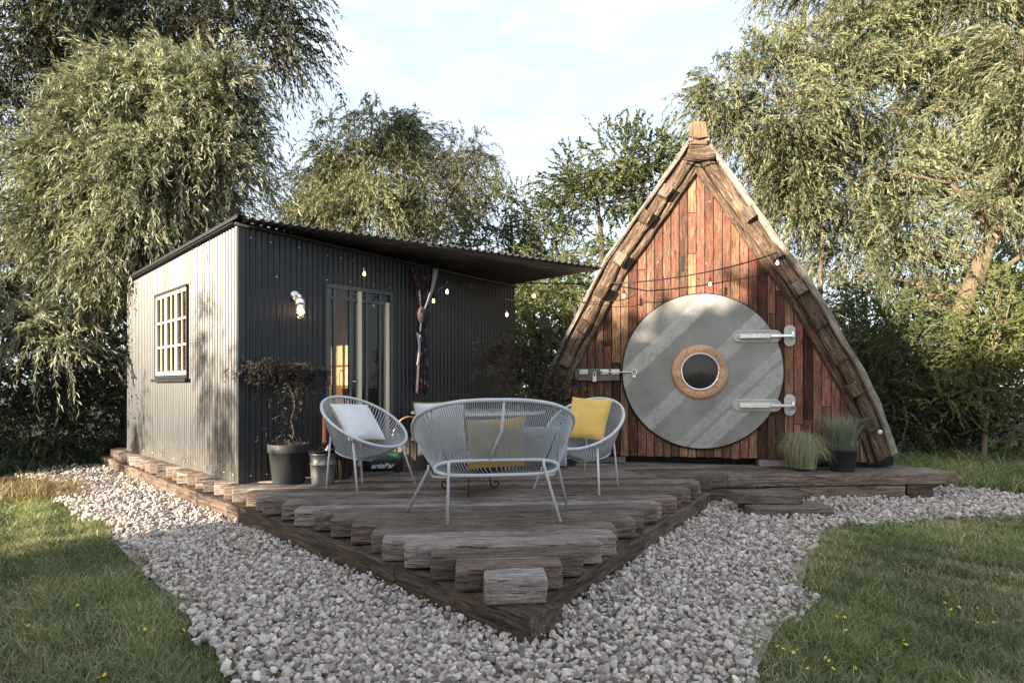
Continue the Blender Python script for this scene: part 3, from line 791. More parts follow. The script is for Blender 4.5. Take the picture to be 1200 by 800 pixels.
mb = MB(); mb.box((-0.022, -0.022, 0), (-0.017, 0.035, 2.49)); mb.box((-0.017, -0.022, 0), (0.04, -0.017, 2.49)); mb.build('corner_flashing', M['steel'], cabin)
# roof sheet
def sloped_sheet(mb, corner, pitch=0.078, amp=0.013, n=None, W=3.9, per=8, rows=2):
    """corner(r, q) -> (x, y, z); corrugations run along q, counted along r"""
    n = int(W / pitch * per); vs_ = []; fs = []
    for i in range(n + 1):
        r = i / n; w = amp * sin(2 * pi * r * W / pitch)
        for j in range(rows): p = corner(r, j / (rows - 1)); vs_.append((p[0], p[1], p[2] + w))
    for i in range(n):
        for j in range(rows - 1): fs.append((rows*i+j, rows*i+j+1, rows*(i+1)+j+1, rows*(i+1)+j))
    mb.add(vs_, fs, True)
mb = MB(); sloped_sheet(mb, lambda r, q: (-0.07 + 3.97 * r, 0.05 + 4.22 * q, 2.565 - 0.017 * (4.3 * q)), W=4.0)
o = mb.build('roof_sheet', M['canopy'], cabin)
def can(r, q, dz=0.0):
    xw, xf = -0.05 + 3.95 * r, -0.03 + 3.72 * r; yf = -0.12 - 1.65 * r
    x = xw + (xf - xw) * q; y = 0.05 + (yf - 0.05) * q
    return (x, y, 2.575 - 0.033 * x + 0.034 * y + dz)
mb = MB(); sloped_sheet(mb, can, W=3.75, rows=3)
o = mb.build('canopy_sheet', M['canopy'], cabin)
so = o.modifiers.new('thickness', 'SOLIDIFY'); so.thickness = 0.004
mb = MB()
for q in (0.97,):
    mb.tube([Vector(can(0.45 + .55 * k / 6, q, -0.022)) for k in range(7)], 0.008, 4)
mb.build('purlin', M['black_trim'], cabin)
mb = MB(); mb.tube([Vector(can(k / 6, 0.0, -0.05)) + Vector((0, -0.06, 0)) for k in range(7)], 0.03, 4); mb.build('wall_plate', M['black_trim'], cabin)
mb = MB(); mb.box((-0.082, -0.15, 2.545), (-0.074, 4.30, 2.580)); mb.box((-0.074, -0.15, 2.578), (0.0, 4.30, 2.582))
for v_i, v in enumerate(mb.v): mb.v[v_i] = (v[0], v[1], v[2] - 0.017 * max(v[1], 0))
mb.build('roof_edge_flashing', M['black_trim'], cabin)
mb = MB(); mb.box((-0.066, 0.01, 2.530), (-0.022, 4.22, 2.545))
for v_i, v in enumerate(mb.v): mb.v[v_i] = (v[0], v[1], v[2] - 0.017 * max(v[1], 0))
mb.build('soffit_board', M['black_trim'], cabin)
# screw heads
scr = MB(); scr.lathe([(0.0, -0.004), (0.011, -0.004), (0.011, 0.0), (0.006, 0.004), (0.0, 0.005)], n=8, M=Matrix.Rotation(radians(90), 4, 'X'))
scr_me = scr.mesh('screw_head', M['chrome'])
for (x, z) in [(0.10, 2.41), (0.30, 2.40), (0.60, 2.40), (0.92, 2.37), (1.08, 2.37), (1.23, 2.37), (1.62, 2.36), (2.1, 2.36), (0.92, 2.10), (1.20, 2.12), (1.5, 2.12), (1.72, 2.12), (0.10, 0.06), (0.26, 0.06), (0.46, 0.06), (2.6, 2.3), (3.0, 2.3), (0.36, 2.06)]:
    link('screw_head', scr_me, cabin, (x, -0.017, z))
for y in [0.12, 0.36, 0.62, 0.9, 1.25, 1.6, 2.0, 2.5, 2.9, 3.3, 3.8]:
    link('screw_head', scr_me, cabin, (-0.018, y, 0.07), (0, 0, radians(-90)))
# lining, floor, partition, ceiling
mb = MB(); mb.box((0.06, 0.06, 0.0), (3.8, 4.16, 0.03)); mb.build('floor_boards', M['oak_floor'], cabin)
mb = MB(); mb.box((2.30, 0.06, 0.03), (2.34, 4.16, 2.38)); mb.build('partition', M['ply'], cabin)
mb = MB(); mb.box((0.06, 4.10, 0.03), (2.30, 4.15, 2.38)); mb.build('back_lining', M['ply'], cabin)
mb = MB(); mb.box((0.02, 0.05, 2.38), (3.84, 4.2, 2.41)); mb.build('ceiling', M['ply'], cabin)
mb = MB(); mb.box((0.045, 0.045, 0.03), (0.06, 1.46, 2.38)); mb.box((0.045, 2.70, 0.03), (0.06, 4.10, 2.38)); mb.box((0.045, 1.46, 0.03), (0.06, 2.70, 1.0)); mb.box((0.045, 1.46, 2.12), (0.06, 2.70, 2.38)); mb.build('side_lining', M['ply'], cabin)
mb = MB(); mb.box((0.06, 0.045, 0.03), (0.90, 0.06, 2.38)); mb.box((1.76, 0.045, 0.03), (2.30, 0.06, 2.38)); mb.build('front_lining', M['ply'], cabin)
mb = MB(); mb.cbox((1.85, 2.9, 0.92), (0.7, 1.9, 0.04)); mb.cbox((2.0, 2.9, 0.47), (0.5, 1.8, 0.86)); mb.build('worktop', M['cream'], cabin)
mb = MB(); mb.box((1.95, 0.08, 0.03), (2.285, 1.30, 2.2)); mb.build('dark_light_block', M['darkness'], cabin)  # dark box added to hide the sunlit partition behind the right door leaf
mb = MB(); mb.tube([(2.1, 2.2, .94), (2.1, 2.2, 1.18), (2.07, 2.17, 1.24), (2.0, 2.12, 1.24), (1.97, 2.1, 1.18)], 0.012, 6); mb.build('tap', M['chrome'], cabin)

# side window: black surround, three cream casements with glazing bars
win = empty('window', (0, 0, 0)); win.parent = cabin
y0, y1, z0, z1 = 1.47, 2.69, 1.08, 2.09
mb = MB()
for a, b_ in (((-0.045, y0 - .018, z1), (0.05, y1 + .018, z1 + .03)), ((-0.04, y0 - .018, z0 - .04), (0.05, y1 + .018, z0)), ((-0.04, y0 - .018, z0), (0.05, y0, z1)), ((-0.04, y1, z0), (0.05, y1 + .018, z1))): mb.box(a, b_)
mb.build('surround', M['black_trim'], win)
mb = MB(); mb.box((-0.07, y0 - .06, z0 - .082), (0.02, y1 + .05, z0 - .045)); mb.build('sill', M['black_trim'], win)
cw = (y1 - y0) / 3
for k in range(3):
    a = y0 + cw * k; b_ = a + cw; fr = MB(); t_ = 0.036
    fr.box((-0.030, a + .002, z0 + .002), (0.012, a + t_, z1 - .002)); fr.box((-0.030, b_ - t_, z0 + .002), (0.012, b_ - .002, z1 - .002))
    fr.box((-0.029, a + t_, z0 + .003), (0.011, b_ - t_, z0 + t_ + .01)); fr.box((-0.029, a + t_, z1 - t_), (0.011, b_ - t_, z1 - .003))
    link('casement', fr.mesh('casement', M['cream']), win)
    gb = MB(); c_ = (a + b_) / 2; zz = [z0 + t_ + .01 + (z1 - z0 - 2 * t_ - .01) * q for q in (1/3, 2/3)]
    gb.box((-0.024, c_ - .011, z0 + t_ + .01), (0.0, c_ + .011, z1 - t_))
    for z in zz: gb.box((-0.026, a + t_, z - .011), (0.002, c_ - .011, z + .011)); gb.box((-0.026, c_ + .011, z - .011), (0.002, b_ - t_, z + .011))
    link('glazing_bar', gb.mesh('glazing_bar', M['cream']), win)
    zs = [z0 + t_ + .01] + zz + [z1 - t_]
    for (p0, p1) in ((a + t_, c_), (c_, b_ - t_)):
        for q in range(3):
            pm = MB(); j = rnd.uniform(-.0015, .0015)
            pm.add([(-.010 + j, p0, zs[q]), (-.010 - j, p1, zs[q]), (-.010 - j, p1, zs[q+1]), (-.010 + j, p0, zs[q+1])], [(0, 3, 2, 1)])
            link('pane', pm.mesh('pane', M['glass']), win)
# glazed doors
dr = empty('glazed_door', (0, 0, 0)); dr.parent = cabin
mb = MB(); mb.box((0.90, -0.03, 2.02), (1.76, 0.06, 2.065)); mb.box((0.90, -0.028, 0.0), (0.935, 0.058, 2.02)); mb.box((1.725, -0.028, 0.0), (1.76, 0.058, 2.02)); mb.box((0.935, -0.02, 0.0), (1.725, 0.06, 0.04))
mb.build('frame', M['door_grey'], dr)
for x in (1.285, 1.655):
    mb = MB(); mb.box((x, -0.035, 0.04), (x + 0.048, 0.03, 2.02 if x < 1.5 else 1.93)); mb.build('post', M['cream'], dr)
for x in (0.99, 1.185, 1.395, 1.575):
    mb = MB(); mb.box((x, -0.015, 0.04), (x + 0.033, 0.02, 2.02)); mb.build('stile', M['door_grey'], dr)
for (a, b_) in ((0.935, 1.285), (1.333, 1.725)):
    mb = MB(); mb.box((a, -0.022, 1.90), (b_, 0.025, 1.935)); mb.box((a, -0.017, 0.04), (b_, 0.022, 0.16)); mb.build('rail', M['door_grey'], dr)
    for (c0, c1) in ((0.16, 1.90), (1.935, 2.02)):
        pm = MB(); pm.add([(a, 0.0, c0), (b_, 0.004, c0), (b_, 0.004, c1), (a, 0.0, c1)], [(0, 1, 2, 3)]); link('pane', pm.mesh('pane', M['glass']), dr)
mb = MB(); mb.tube([(1.27, -.03, 1.0), (1.27, -.06, 1.0), (1.20, -.06, 1.0)], 0.008, 6); mb.build('handle', M['chrome'], dr)

def c2w(x, y, z): return SO + SI * x + DI * y + Vector((0, 0, z))

# bulkhead wall lamp
p = c2w(0.555, -0.02, 1.83)
lamp = empty('wall_lamp', p, SA, 'lit caged glass wall lamp left of the glazed doors on the dark cabin front', 'lamp')
RX = Matrix.Rotation(radians(90), 4, 'X')
mb = MB(); mb.lathe([(0.0, 0.0), (0.058, 0.0), (0.062, 0.008), (0.055, 0.022), (0.03, 0.03), (0.0, 0.032)], (0, 0, 0), 24, Matrix.Translation((0, 0, 0.06)) @ RX)
mb.build('back_plate', M['chrome'], lamp)
mb = MB(); mb.tube([(0, -0.02, 0.06), (0, -0.06, 0.065), (0, -0.10, 0.055), (0, -0.115, 0.02)], 0.018, 10); mb.build('arm', M['chrome'], lamp)
mb = MB(); mb.lathe([(0.0, 0.03), (0.03, 0.03), (0.045, 0.01), (0.050, -0.02), (0.050, -0.045), (0.044, -0.05)], (0, -0.115, 0), 24); mb.build('cap', M['chrome'], lamp)
mb = MB(); mb.lathe([(0.040, -0.045), (0.041, -0.12), (0.036, -0.155), (0.022, -0.172), (0.0, -0.178)], (0, -0.115, 0), 20); mb.build('glass_cover', M['bulb_glass'], lamp)
mb = MB()
for k in range(4):
    a = 2*pi*k/4 + .4; mb.tube([(0.046*cos(a), -0.115 + 0.046*sin(a), -0.04), (0.047*cos(a), -0.115 + 0.047*sin(a), -0.13), (0.03*cos(a), -0.115 + 0.03*sin(a), -0.178), (0, -0.115, -0.19)], 0.003, 5)
for z in (-0.085, -0.13): mb.tube([(0.048*cos(a), -0.115 + 0.048*sin(a), z) for a in np.linspace(0, 2*pi, 20, endpoint=False)], 0.003, 5, closed=True)
mb.build('cage', M['chrome'], lamp)
mb = MB(); mb.lathe([(0.0, -0.05), (0.012, -0.055), (0.016, -0.075), (0.026, -0.10), (0.024, -0.125), (0.0, -0.14)], (0, -0.115, 0), 16); mb.build('bulb', M['filament'], lamp)

# knotted patterned scarf curtain hanging from the canopy
sc = empty('knotted_scarf', c2w(2.05, -0.22, 1.1), SA, 'dark red, black and blue patterned cloth hanging knotted from the canopy by the doors', 'scarf')
def cloth(rows, cols, fn, name, mat):
    mb = MB(); vs_ = [fn(u / (cols - 1), v / (rows - 1)) for v in range(rows) for u in range(cols)]
    mb.add(vs_, [(v*cols+u, v*cols+u+1, (v+1)*cols+u+1, (v+1)*cols+u) for v in range(rows-1) for u in range(cols-1)], True)
    o = mb.build(name, mat, sc); m_ = o.modifiers.new('t', 'SOLIDIFY'); m_.thickness = 0.003; return o
def up(u, v):
    w = 0.27 * (1 - v)**0.8 + 0.09; return ((u - .5) * w + .02 * sin(v*3), 0.035 * sin(u * 26) * (1 - .5*v) + .01*sin(u*61), 1.29 - v * 0.53)
def low(u, v):
    w = 0.10 + 0.07 * v**0.6; return ((u - .5) * w - .02 * v, 0.03 * sin(u * 22 + v*2), 0.66 - v * 0.88 - 0.03*sin(u*9))
cloth(16, 30, up, 'upper_drape', M['scarf']); cloth(20, 24, low, 'lower_drape', M['scarf'])
mb = MB(); kv, kf = ico(3); mb.add([(v[0] * 0.075 * (1 + .25*noise.noise(Vector(v)*3)), v[1] * .055 * (1 + .25*noise.noise(Vector(v)*3)), .70 + v[2] * 0.12 * (1 + .2*noise.noise(Vector(v)*4))) for v in kv], [tuple(q) for q in kf], True); mb.build('knot', M['scarf'], sc)
def tail(u, v): return (0.155 - .16 * v**1.6 + (u - .5) * (0.075 - .05 * v), -0.05, 1.27 - v * .5)
cloth(10, 4, tail, 'grey_tail', M['grey_fabric'])
def tail2(u, v): return (-.10 + .03*sin(v*3) + (u - .5) * .035, -0.03, .48 - v * .38)
cloth(10, 3, tail2, 'pale_tail', M['grey_fabric'])

# =====================================================================
# A-FRAME CABIN  local frame: x along the front to the right, y to the back
# =====================================================================
FO = Vector((2.26, 7.0, 0)); FAn = math.atan2(-0.17, 0.985)
af = empty('a_frame_cabin', FO, FAn, 'red and brown planked triangular cabin with a round steel door', 'cabin')
def fa(px, py, y=0.0):
    xp = (px - 600) / F; u = ((7.0 + .985 * y) * xp - 2.26 - .17 * y) / (0.985 + 0.17 * xp)
    return u, CAM_H + (HOR - py) / F * (7.0 - 0.17 * u + .985 * y)
Lout = [fa(*p, -.12) for p in ((806, 165), (776, 208), (741, 258), (708, 304), (684, 352), (664, 390), (647, 424), (639, 445), (622, 490), (603, 540))]
Rout = [fa(*p, -.12) for p in ((831, 165), (863, 208), (894, 251), (921, 289), (945, 320), (966, 352), (987, 390), (1017, 440), (1033, 474), (1052, 530))]
def interp(path, w):
    if w >= path[0][1]: return path[0][0]
    for (u0, w0), (u1, w1) in zip(path[:-1], path[1:]):
        if w >= w1: return u0 + (u1 - u0) * (w0 - w) / (w0 - w1)
    return path[-1][0]
def top_at(u):       # height of the rake at u
    lo, hi = 0.0, 3.85
    for _ in range(30):
        mid = (lo + hi) / 2
        if interp(Lout, mid) < u < interp(Rout, mid): lo = mid
        else: hi = mid
    return lo
# planks
pu = -2.55; pw = 0.100; k = 0; plank_cache = {}
kinds = ['plank_red'] * 8 + ['plank_brown'] * 7 + ['plank_orange'] * 5 + ['plank_dark'] * 3
while pu < 2.45:
    w_ = pw * rnd.uniform(0.93, 1.07)
    ua, ub = pu, pu + w_ - 0.008
    inset = 0.09
    ta, tb = top_at(ua) - inset, top_at(ub) - inset
    zb = 0.085 + rnd.uniform(-.008, .008) - 0.006 * pu
    if min(ta, tb) > zb + 0.05:
        H = max(ta, tb)
        cuts = [zb]
        if H > 1.2 and rnd.random() < 0.5: cuts.append(rnd.uniform(0.45, H - 0.4))
        if H > 2.4 and rnd.random() < 0.3: cuts.append(rnd.uniform(1.2, H - 0.4))
        cuts = sorted(cuts) + [99]
        for c0, c1 in zip(cuts[:-1], cuts[1:]):
            if c1 < 50 and c1 - c0 < .15: continue
            kd = rnd.choice(kinds)
            if pu < -1.3 and kd == 'plank_red' and rnd.random() < .6: kd = 'plank_brown'
            if (c0 > 1.9 or pu < -1.25) and kd == 'plank_dark': kd = 'plank_orange'  # sunlit tone put into plank choice: orange replaces dark up high and at left
            z0a = c0 + .003; za = min(ta, c1 - .003); zc = min(tb, c1 - .003)
            if min(za, zc) <= z0a: continue
            yf = -rnd.uniform(0.0, 0.010); mb = MB(); e = .004; cc = zb + 1
            ox = (ua + ub) / 2
            P = [(ua - ox, z0a), (ub - ox, z0a), (ub - ox, zc), (ua - ox, za)]
            v = [(p[0], 0.028, p[1]) for p in P] + [(p[0], yf + e, p[1]) for p in P] + [(p[0] * .92, yf, p[1] + (e if i < 2 else -e)) for i, p in enumerate(P)]
            mb.add(v, [(0, 3, 2, 1)[::-1], (0, 1, 5, 4), (1, 2, 6, 5), (2, 3, 7, 6), (3, 0, 4, 7), (4, 5, 9, 8), (5, 6, 10, 9), (6, 7, 11, 10), (7, 4, 8, 11), (8, 9, 10, 11)])
            o = mb.build('plank', M[kd], af); o.location = (ox, 0, 0)
    pu += w_
# backing and roof slopes
poly = [(interp(Lout, z) + .05, z) for z in (0.12, .6, 1.2, 2, 3, 3.7)] + [(interp(Rout, z) - .05, z) for z in (3.7, 3, 2, 1.2, .6, 0.12)]
mb = MB(); n_ = len(poly); mb.add([(x, 0.032, z) for x, z in poly] + [(x, 0.06, z) for x, z in poly], [tuple(range(n_)), tuple(reversed(range(n_, 2*n_)))]); mb.build('backing_board', M['darkness'], af)
def slope(path, sgn, nm):
    mb = MB(); D = 4.2; vs_ = []; fs = []; t_ = 0.10
    for (u, w) in path:
        for y in (-0.02, D):
            vs_.append((u, y, w)); vs_.append((u - sgn * t_, y, w - 0.02))
    for i in range(len(path) - 1):
        a = 4 * i; b_ = a + 4
        fs += [(a, a+2, b_+2, b_), (a+1, b_+1, b_+3, a+3), (a, b_, b_+1, a+1), (a+2, a+3, b_+3, b_+2)]
    mb.add(vs_, fs); return mb.build(nm, M['rake_pale'], af)
slope(Lout, -1, 'roof_slope'); slope(Rout, 1, 'roof_slope')
mb = MB(); mb.add([(interp(Lout, .1) + .1, 4.1, .1), (interp(Rout, .1) - .1, 4.1, .1), (0, 4.1, 3.7)], [(0, 1, 2)]); mb.build('back_gable', M['plank_brown'], af)
mb = MB(); mb.box((-2.2, 0.15, 0.02), (2.2, 0.35, 0.13)); mb.build('joist_and_gap_shade', M['darkness'], af)  # joist coloured near black to stand for shade in the gap below the planks

def strip(path, o0, o1, y0, y1, name, mat, sgn, seed_, z0=None, z1=None, rough=.01, n=40, drop=0.0):
    """board following the rake, between offsets o0..o1 inward from the outer line; origin moved to its middle and x aligned to it"""
    pts = []
    zt = path[0][1] if z1 is None else z1; zb_ = path[-1][1] if z0 is None else z0
    A = Vector((interp(path, zb_), 0, zb_)); B = Vector((interp(path, zt), 0, zt)); ax = (B - A).normalized(); nrm = Vector((-ax.z, 0, ax.x)) * (1 if sgn < 0 else -1)
    if nrm.x * sgn > 0: nrm = -nrm
    ang = math.atan2(ax.z, ax.x); L = (B - A).length
    R = Matrix.Rotation(ang, 4, 'Y').to_3x3()     # maps local back
    Rl = Matrix.Rotation(-ang, 4, 'Y').to_3x3()
    vs_ = []; fs = []
    for i in range(n + 1):
        z = zb_ + (zt - zb_) * i / n; base = Vector((interp(path, z), 0, z))
        j = [noise.noise(Vector((i * .35, seed_ * 7.3 + q * 3.1, 0))) * rough for q in range(6)]
        a = base + nrm * (o0 + j[0] * .6); b_ = base + nrm * (o1 + j[1]); mid = (a + b_) / 2
        ring_ = [Vector((a.x, y1, a.z)), Vector((a.x, y0 + .014 + j[2], a.z)), a * .86 + b_ * .14 + Vector((0, y0 + j[3], 0)), mid + Vector((0, y0 + j[4] * 1.2 - .004, 0)), a * .14 + b_ * .86 + Vector((0, y0 + j[5], 0)), Vector((b_.x, y0 + .016 + j[2], b_.z)), Vector((b_.x, y1, b_.z))]
        vs_ += [R @ (p - A) for p in ring_]
    for i in range(n):
        for k in range(7): l = (k + 1) % 7; fs.append((i*7+k, i*7+l, (i+1)*7+l, (i+1)*7+k))
    fs.append(tuple(range(7))); fs.append(tuple(reversed([n*7+k for k in range(7)])))
    mb = MB(); mb.add(vs_, fs)
    return mb.build(name, mat, af, loc=A, rot=(0, -ang, 0))
for path, sg, sd in ((Lout, -1, 1), (Rout, 1, 2)):
    strip(path, -0.005, (0.045 if sg < 0 else 0.065), -0.13, 0.03, 'bargeboard', M['rake_pale'], sg, sd, rough=.016)
    strip(path, (0.048 if sg < 0 else 0.068), 0.215, -0.095, 0.02, 'rafter', M['rafter'], sg, sd + 10, rough=.028)
    strip(path, 0.218, 0.305, -0.05, 0.02, 'inner_board', M['rafter'], sg, sd + 20, rough=.014)
# blocks nailed along the rafters
def cleat(px, py, ang, s=0.86):
    u, w = fa(px + (3 if ang > 0 else -1), py + 2, -.14); L = 0.185 * s; h = 0.15 * s; d = 0.065; mb = MB()
    r = random.Random(px); v = []
    for y, k in ((0.04, 1), (-d * .6, 1), (-d, .82)):
        for (sx, sz) in ((-1, -1), (1, -1), (1, 1), (-1, 1)): v.append((sx * L / 2 * k + r.uniform(-.01, .01), y + r.uniform(-.006, .006), sz * h / 2 * k + r.uniform(-.01, .01)))
    mb.add(v, [(0, 4, 5, 1)[::-1]] * 0 + [(0, 1, 5, 4), (1, 2, 6, 5), (2, 3, 7, 6), (3, 0, 4, 7), (4, 5, 9, 8), (5, 6, 10, 9), (6, 7, 11, 10), (7, 4, 8, 11), (8, 9, 10, 11)])
    mb.build('cleat', M['deck_brown'] if r.random() < .5 else M['rafter'], af, loc=(u, -0.10, w), rot=(0, -ang, 0))
for px, py in ((777, 222), (754, 252), (724, 301), (702, 340), (681, 381), (661, 421)): cleat(px, py, radians(58))
for px, py in ((879, 248), (909, 294), (937, 335), (961, 374), (983, 415), (1003, 455), (1021, 495)): cleat(px, py, radians(-58))
# ridge block and post
def fpoly(pts, y0, y1, name, mat):
    P = [fa(*p, -.14) for p in pts]; cx = sum(p[0] for p in P) / len(P); cz = sum(p[1] for p in P) / len(P); n_ = len(P); mb = MB()
    mb.add([(p[0]-cx, y1, p[1]-cz) for p in P] + [(p[0]-cx, y0, p[1]-cz) for p in P], [tuple(range(n_))[::-1], tuple(range(n_, 2*n_))] + [(i, (i+1) % n_, n_+(i+1) % n_, n_+i) for i in range(n_)])
    return mb.build(name, mat, af, bevel=.008, loc=(cx, 0, cz))
fpoly([(803, 187), (837, 187), (838, 180), (830, 170), (808, 170)], -0.15, 0.05, 'ridge_block', M['rafter'])
fpoly([(808, 170), (829, 170), (828, 144), (818, 143), (809, 145)], -0.17, 0.02, 'apex_post', M['post'])
fpoly([(806, 167), (812, 167), (813, 160), (808, 160)], -0.18, 0.0, 'post_brace', M['rake_pale'])
fpoly([(826, 167), (832, 167), (830, 159), (826, 160)], -0.18, 0.0, 'post_brace', M['rake_pale'])
for (a, b_, c_) in (((799, 187), (818, 189), (838, 186)), ((807, 160), (818, 163), (829, 161))):
    P = [fa(*q, -.18) for q in (a, b_, c_)]; mb = MB(); mb.tube([(P[0][0], -.185, P[0][1]), (P[1][0], -.19, P[1][1]), (P[2][0], -.185, P[2][1])], .008, 6); mb.build('rope_lashing', M['black_rubber'], af)

# round door
du, dw = fa(821, 435); DRd = 0.925
RY = Matrix.Rotation(radians(90), 4, 'X')     # lathe axis z -> -y
door = empty('round_door', (du, -0.012, dw)); door.parent = af
mb = MB(); mb.lathe([(0.0, -0.02), (DRd + .016, -0.02), (DRd + .016, 0.012), (DRd - .02, 0.016), (0, 0.016)], n=96, M=RY); mb.build('seal', M['black_rubber'], door)
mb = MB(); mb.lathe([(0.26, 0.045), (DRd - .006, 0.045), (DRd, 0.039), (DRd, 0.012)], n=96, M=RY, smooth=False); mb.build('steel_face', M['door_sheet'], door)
gu, gw = fa(819, 435.5); gx, gz = gu - du, gw - dw
T0 = Matrix.Translation((gx, 0, gz)) @ RY
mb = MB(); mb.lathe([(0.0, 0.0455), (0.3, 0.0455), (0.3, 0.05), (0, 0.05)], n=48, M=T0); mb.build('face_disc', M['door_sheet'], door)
mb = MB(); mb.lathe([(0.222, 0.05), (0.222, 0.075), (0.228, 0.08), (0.314, 0.08), (0.32, 0.074), (0.32, 0.046)], n=64, M=T0); mb.build('porthole_ring', M['ring_wood'], door)
mb = MB(); mb.lathe([(0.222, 0.05), (0.224, 0.088), (0.216, 0.092), (0.203, 0.086), (0.200, 0.06)], n=64, M=T0); mb.build('porthole_rim', M['chrome'], door)
mb = MB(); mb.lathe([(0.0, 0.066), (0.10, 0.064), (0.203, 0.058)], n=48, M=T0); mb.build('porthole_glass', M['dark_glass'], door)
for k in range(12):
    a = 2*pi*(k + .5)/12; mb = MB(); mb.lathe([(0.0, 0.083), (0.006, 0.083), (0.008, 0.079)], n=8, M=Matrix.Translation((gx + .258*cos(a), 0, gz + .258*sin(a))) @ RY); mb.build('bolt', M['iron'], door)
def stadium(L, H, n=10):
    r = H / 2; return [(L/2 - r + r*cos(a), r*sin(a)) for a in np.linspace(-pi/2, pi/2, n)] + [(-L/2 + r + r*cos(a), r*sin(a)) for a in np.linspace(pi/2, 3*pi/2, n)]
RXm = Matrix.Rotation(radians(90), 4, 'X')
for py in (394.5, 474.5):
    hu, hw = fa(885, py); x0 = hu - du; z0 = hw - dw
    m1 = MB(); m1.prism(stadium(0.55, 0.145), 0.046, 0.058, Matrix.Translation((x0 + .0, 0, z0)) @ RXm)
    pts_ = [Vector((x0 + p[0], -0.060, z0 + p[1])) for p in stadium(0.52, 0.115, 12)]; m1.tube(pts_, 0.009, 6, closed=True)
    m1.build('hinge_plate', M['plate'], door)
    m2 = MB(); m2.box((x0 - .20, -0.115, z0 - .030), (x0 + .14, -0.062, z0 + .022)); m2.build('hinge_arm', M['cast'], door, bevel=.01)
    m2 = MB(); m2.box((x0 + .141, -0.110, z0 - .016), (x0 + .385, -0.075, z0 + .016)); m2.tube([(x0 + .39, -.09, z0 - .045), (x0 + .39, -.09, z0 + .045)], .022, 12); m2.build('hinge_bar', M['chrome'], door, bevel=.004)
    m3 = MB(); m3.prism([(p[1], p[0]) for p in stadium(0.25, 0.125)][::-1], 0.006, 0.026, Matrix.Translation((x0 + .375, 0, z0 + .005)) @ RXm)
    for q in (-.085, .085): m3.lathe([(0, .026), (.018, .026), (.016, .032), (0, .034)], n=10, M=Matrix.Translation((x0 + .375, 0, z0 + q)) @ RXm)
    m3.build('hinge_pad', M['plate'], door, bevel=.003)
# latch
lu0, lw0 = fa(700, 439); lt = empty('latch', (lu0, -0.012, lw0)); lt.parent = af
mb = MB(); mb.box((-.275, -.04, -.075), (.27, 0, .075)); mb.build('latch_board', M['latch_wood'], lt, bevel=.008)
mb = MB(); mb.tube([(-.03, -.062, .03), (.44, -.075, .03)], .009, 8); mb.build('bolt_rod', M['chrome'], lt)
for a, b_ in ((-.215, .05), (.04, .05), (.17, .055)):
    mb = MB(); mb.box((a, -.048, .005), (a + .10, -.041, .055 + .01)); mb.box((a + .03, -.075, .012), (a + .055, -.048, .05)); mb.box((a + .075, -.07, .012), (a + .09, -.048, .05)); mb.build('bracket', M['cast'], lt)
mb = MB(); mb.box((-.055, -.078, -.085), (-.008, -.058, -.02)); mb.tube([(-.047, -.068, -.02), (-.047, -.068, .02), (-.032, -.068, .035), (-.016, -.068, .02), (-.016, -.068, -.02)], .006, 6); mb.build('padlock', M['cast'], lt, bevel=.004)
mb = MB(); mb.tube([(.445 + .03*cos(a), -.075, .03 + .03*sin(a)) for a in np.linspace(0, 2*pi, 14, endpoint=False)], .008, 6, closed=True); mb.box((.425, -.07, -.03), (.465, -.058, -.008)); mb.build('keeper_ring', M['chrome'], lt)
# packers under the sill and a small round lamp on the rafter
for a, b_ in ((665, 733), (888, 930)):
    u0, _ = fa(a, 540); u1, _ = fa(b_, 540); mb = MB(); mb.box((0, -.06, 0.004), (u1 - u0, .18, .078)); mb.build('packer', M['pad'], af, bevel=.005, loc=(u0, 0, 0))
u, w = fa(1031, 506, -.12); mb = MB(); mb.lathe([(0, .135), (.022, .133), (.03, .12), (.03, .08)], n=14, M=Matrix.Translation((u, 0, w)) @ RXm); mb.build('round_light', M['cast'], af)
# small ventilation slots
for px, py, h in ((674, 386 - 20, .10), (799, 309, .19)):
    u, w = fa(px, py); mb = MB(); mb.box((u - .02, -.055 if px < 700 else -.016, w - h/2), (u + .02, -.012, w + h/2)); mb.build('slot', M['iron'], af)
def f2w(u, y, w): return FO + Vector((.985 * u + .17 * y, -.17 * u + .985 * y, w))

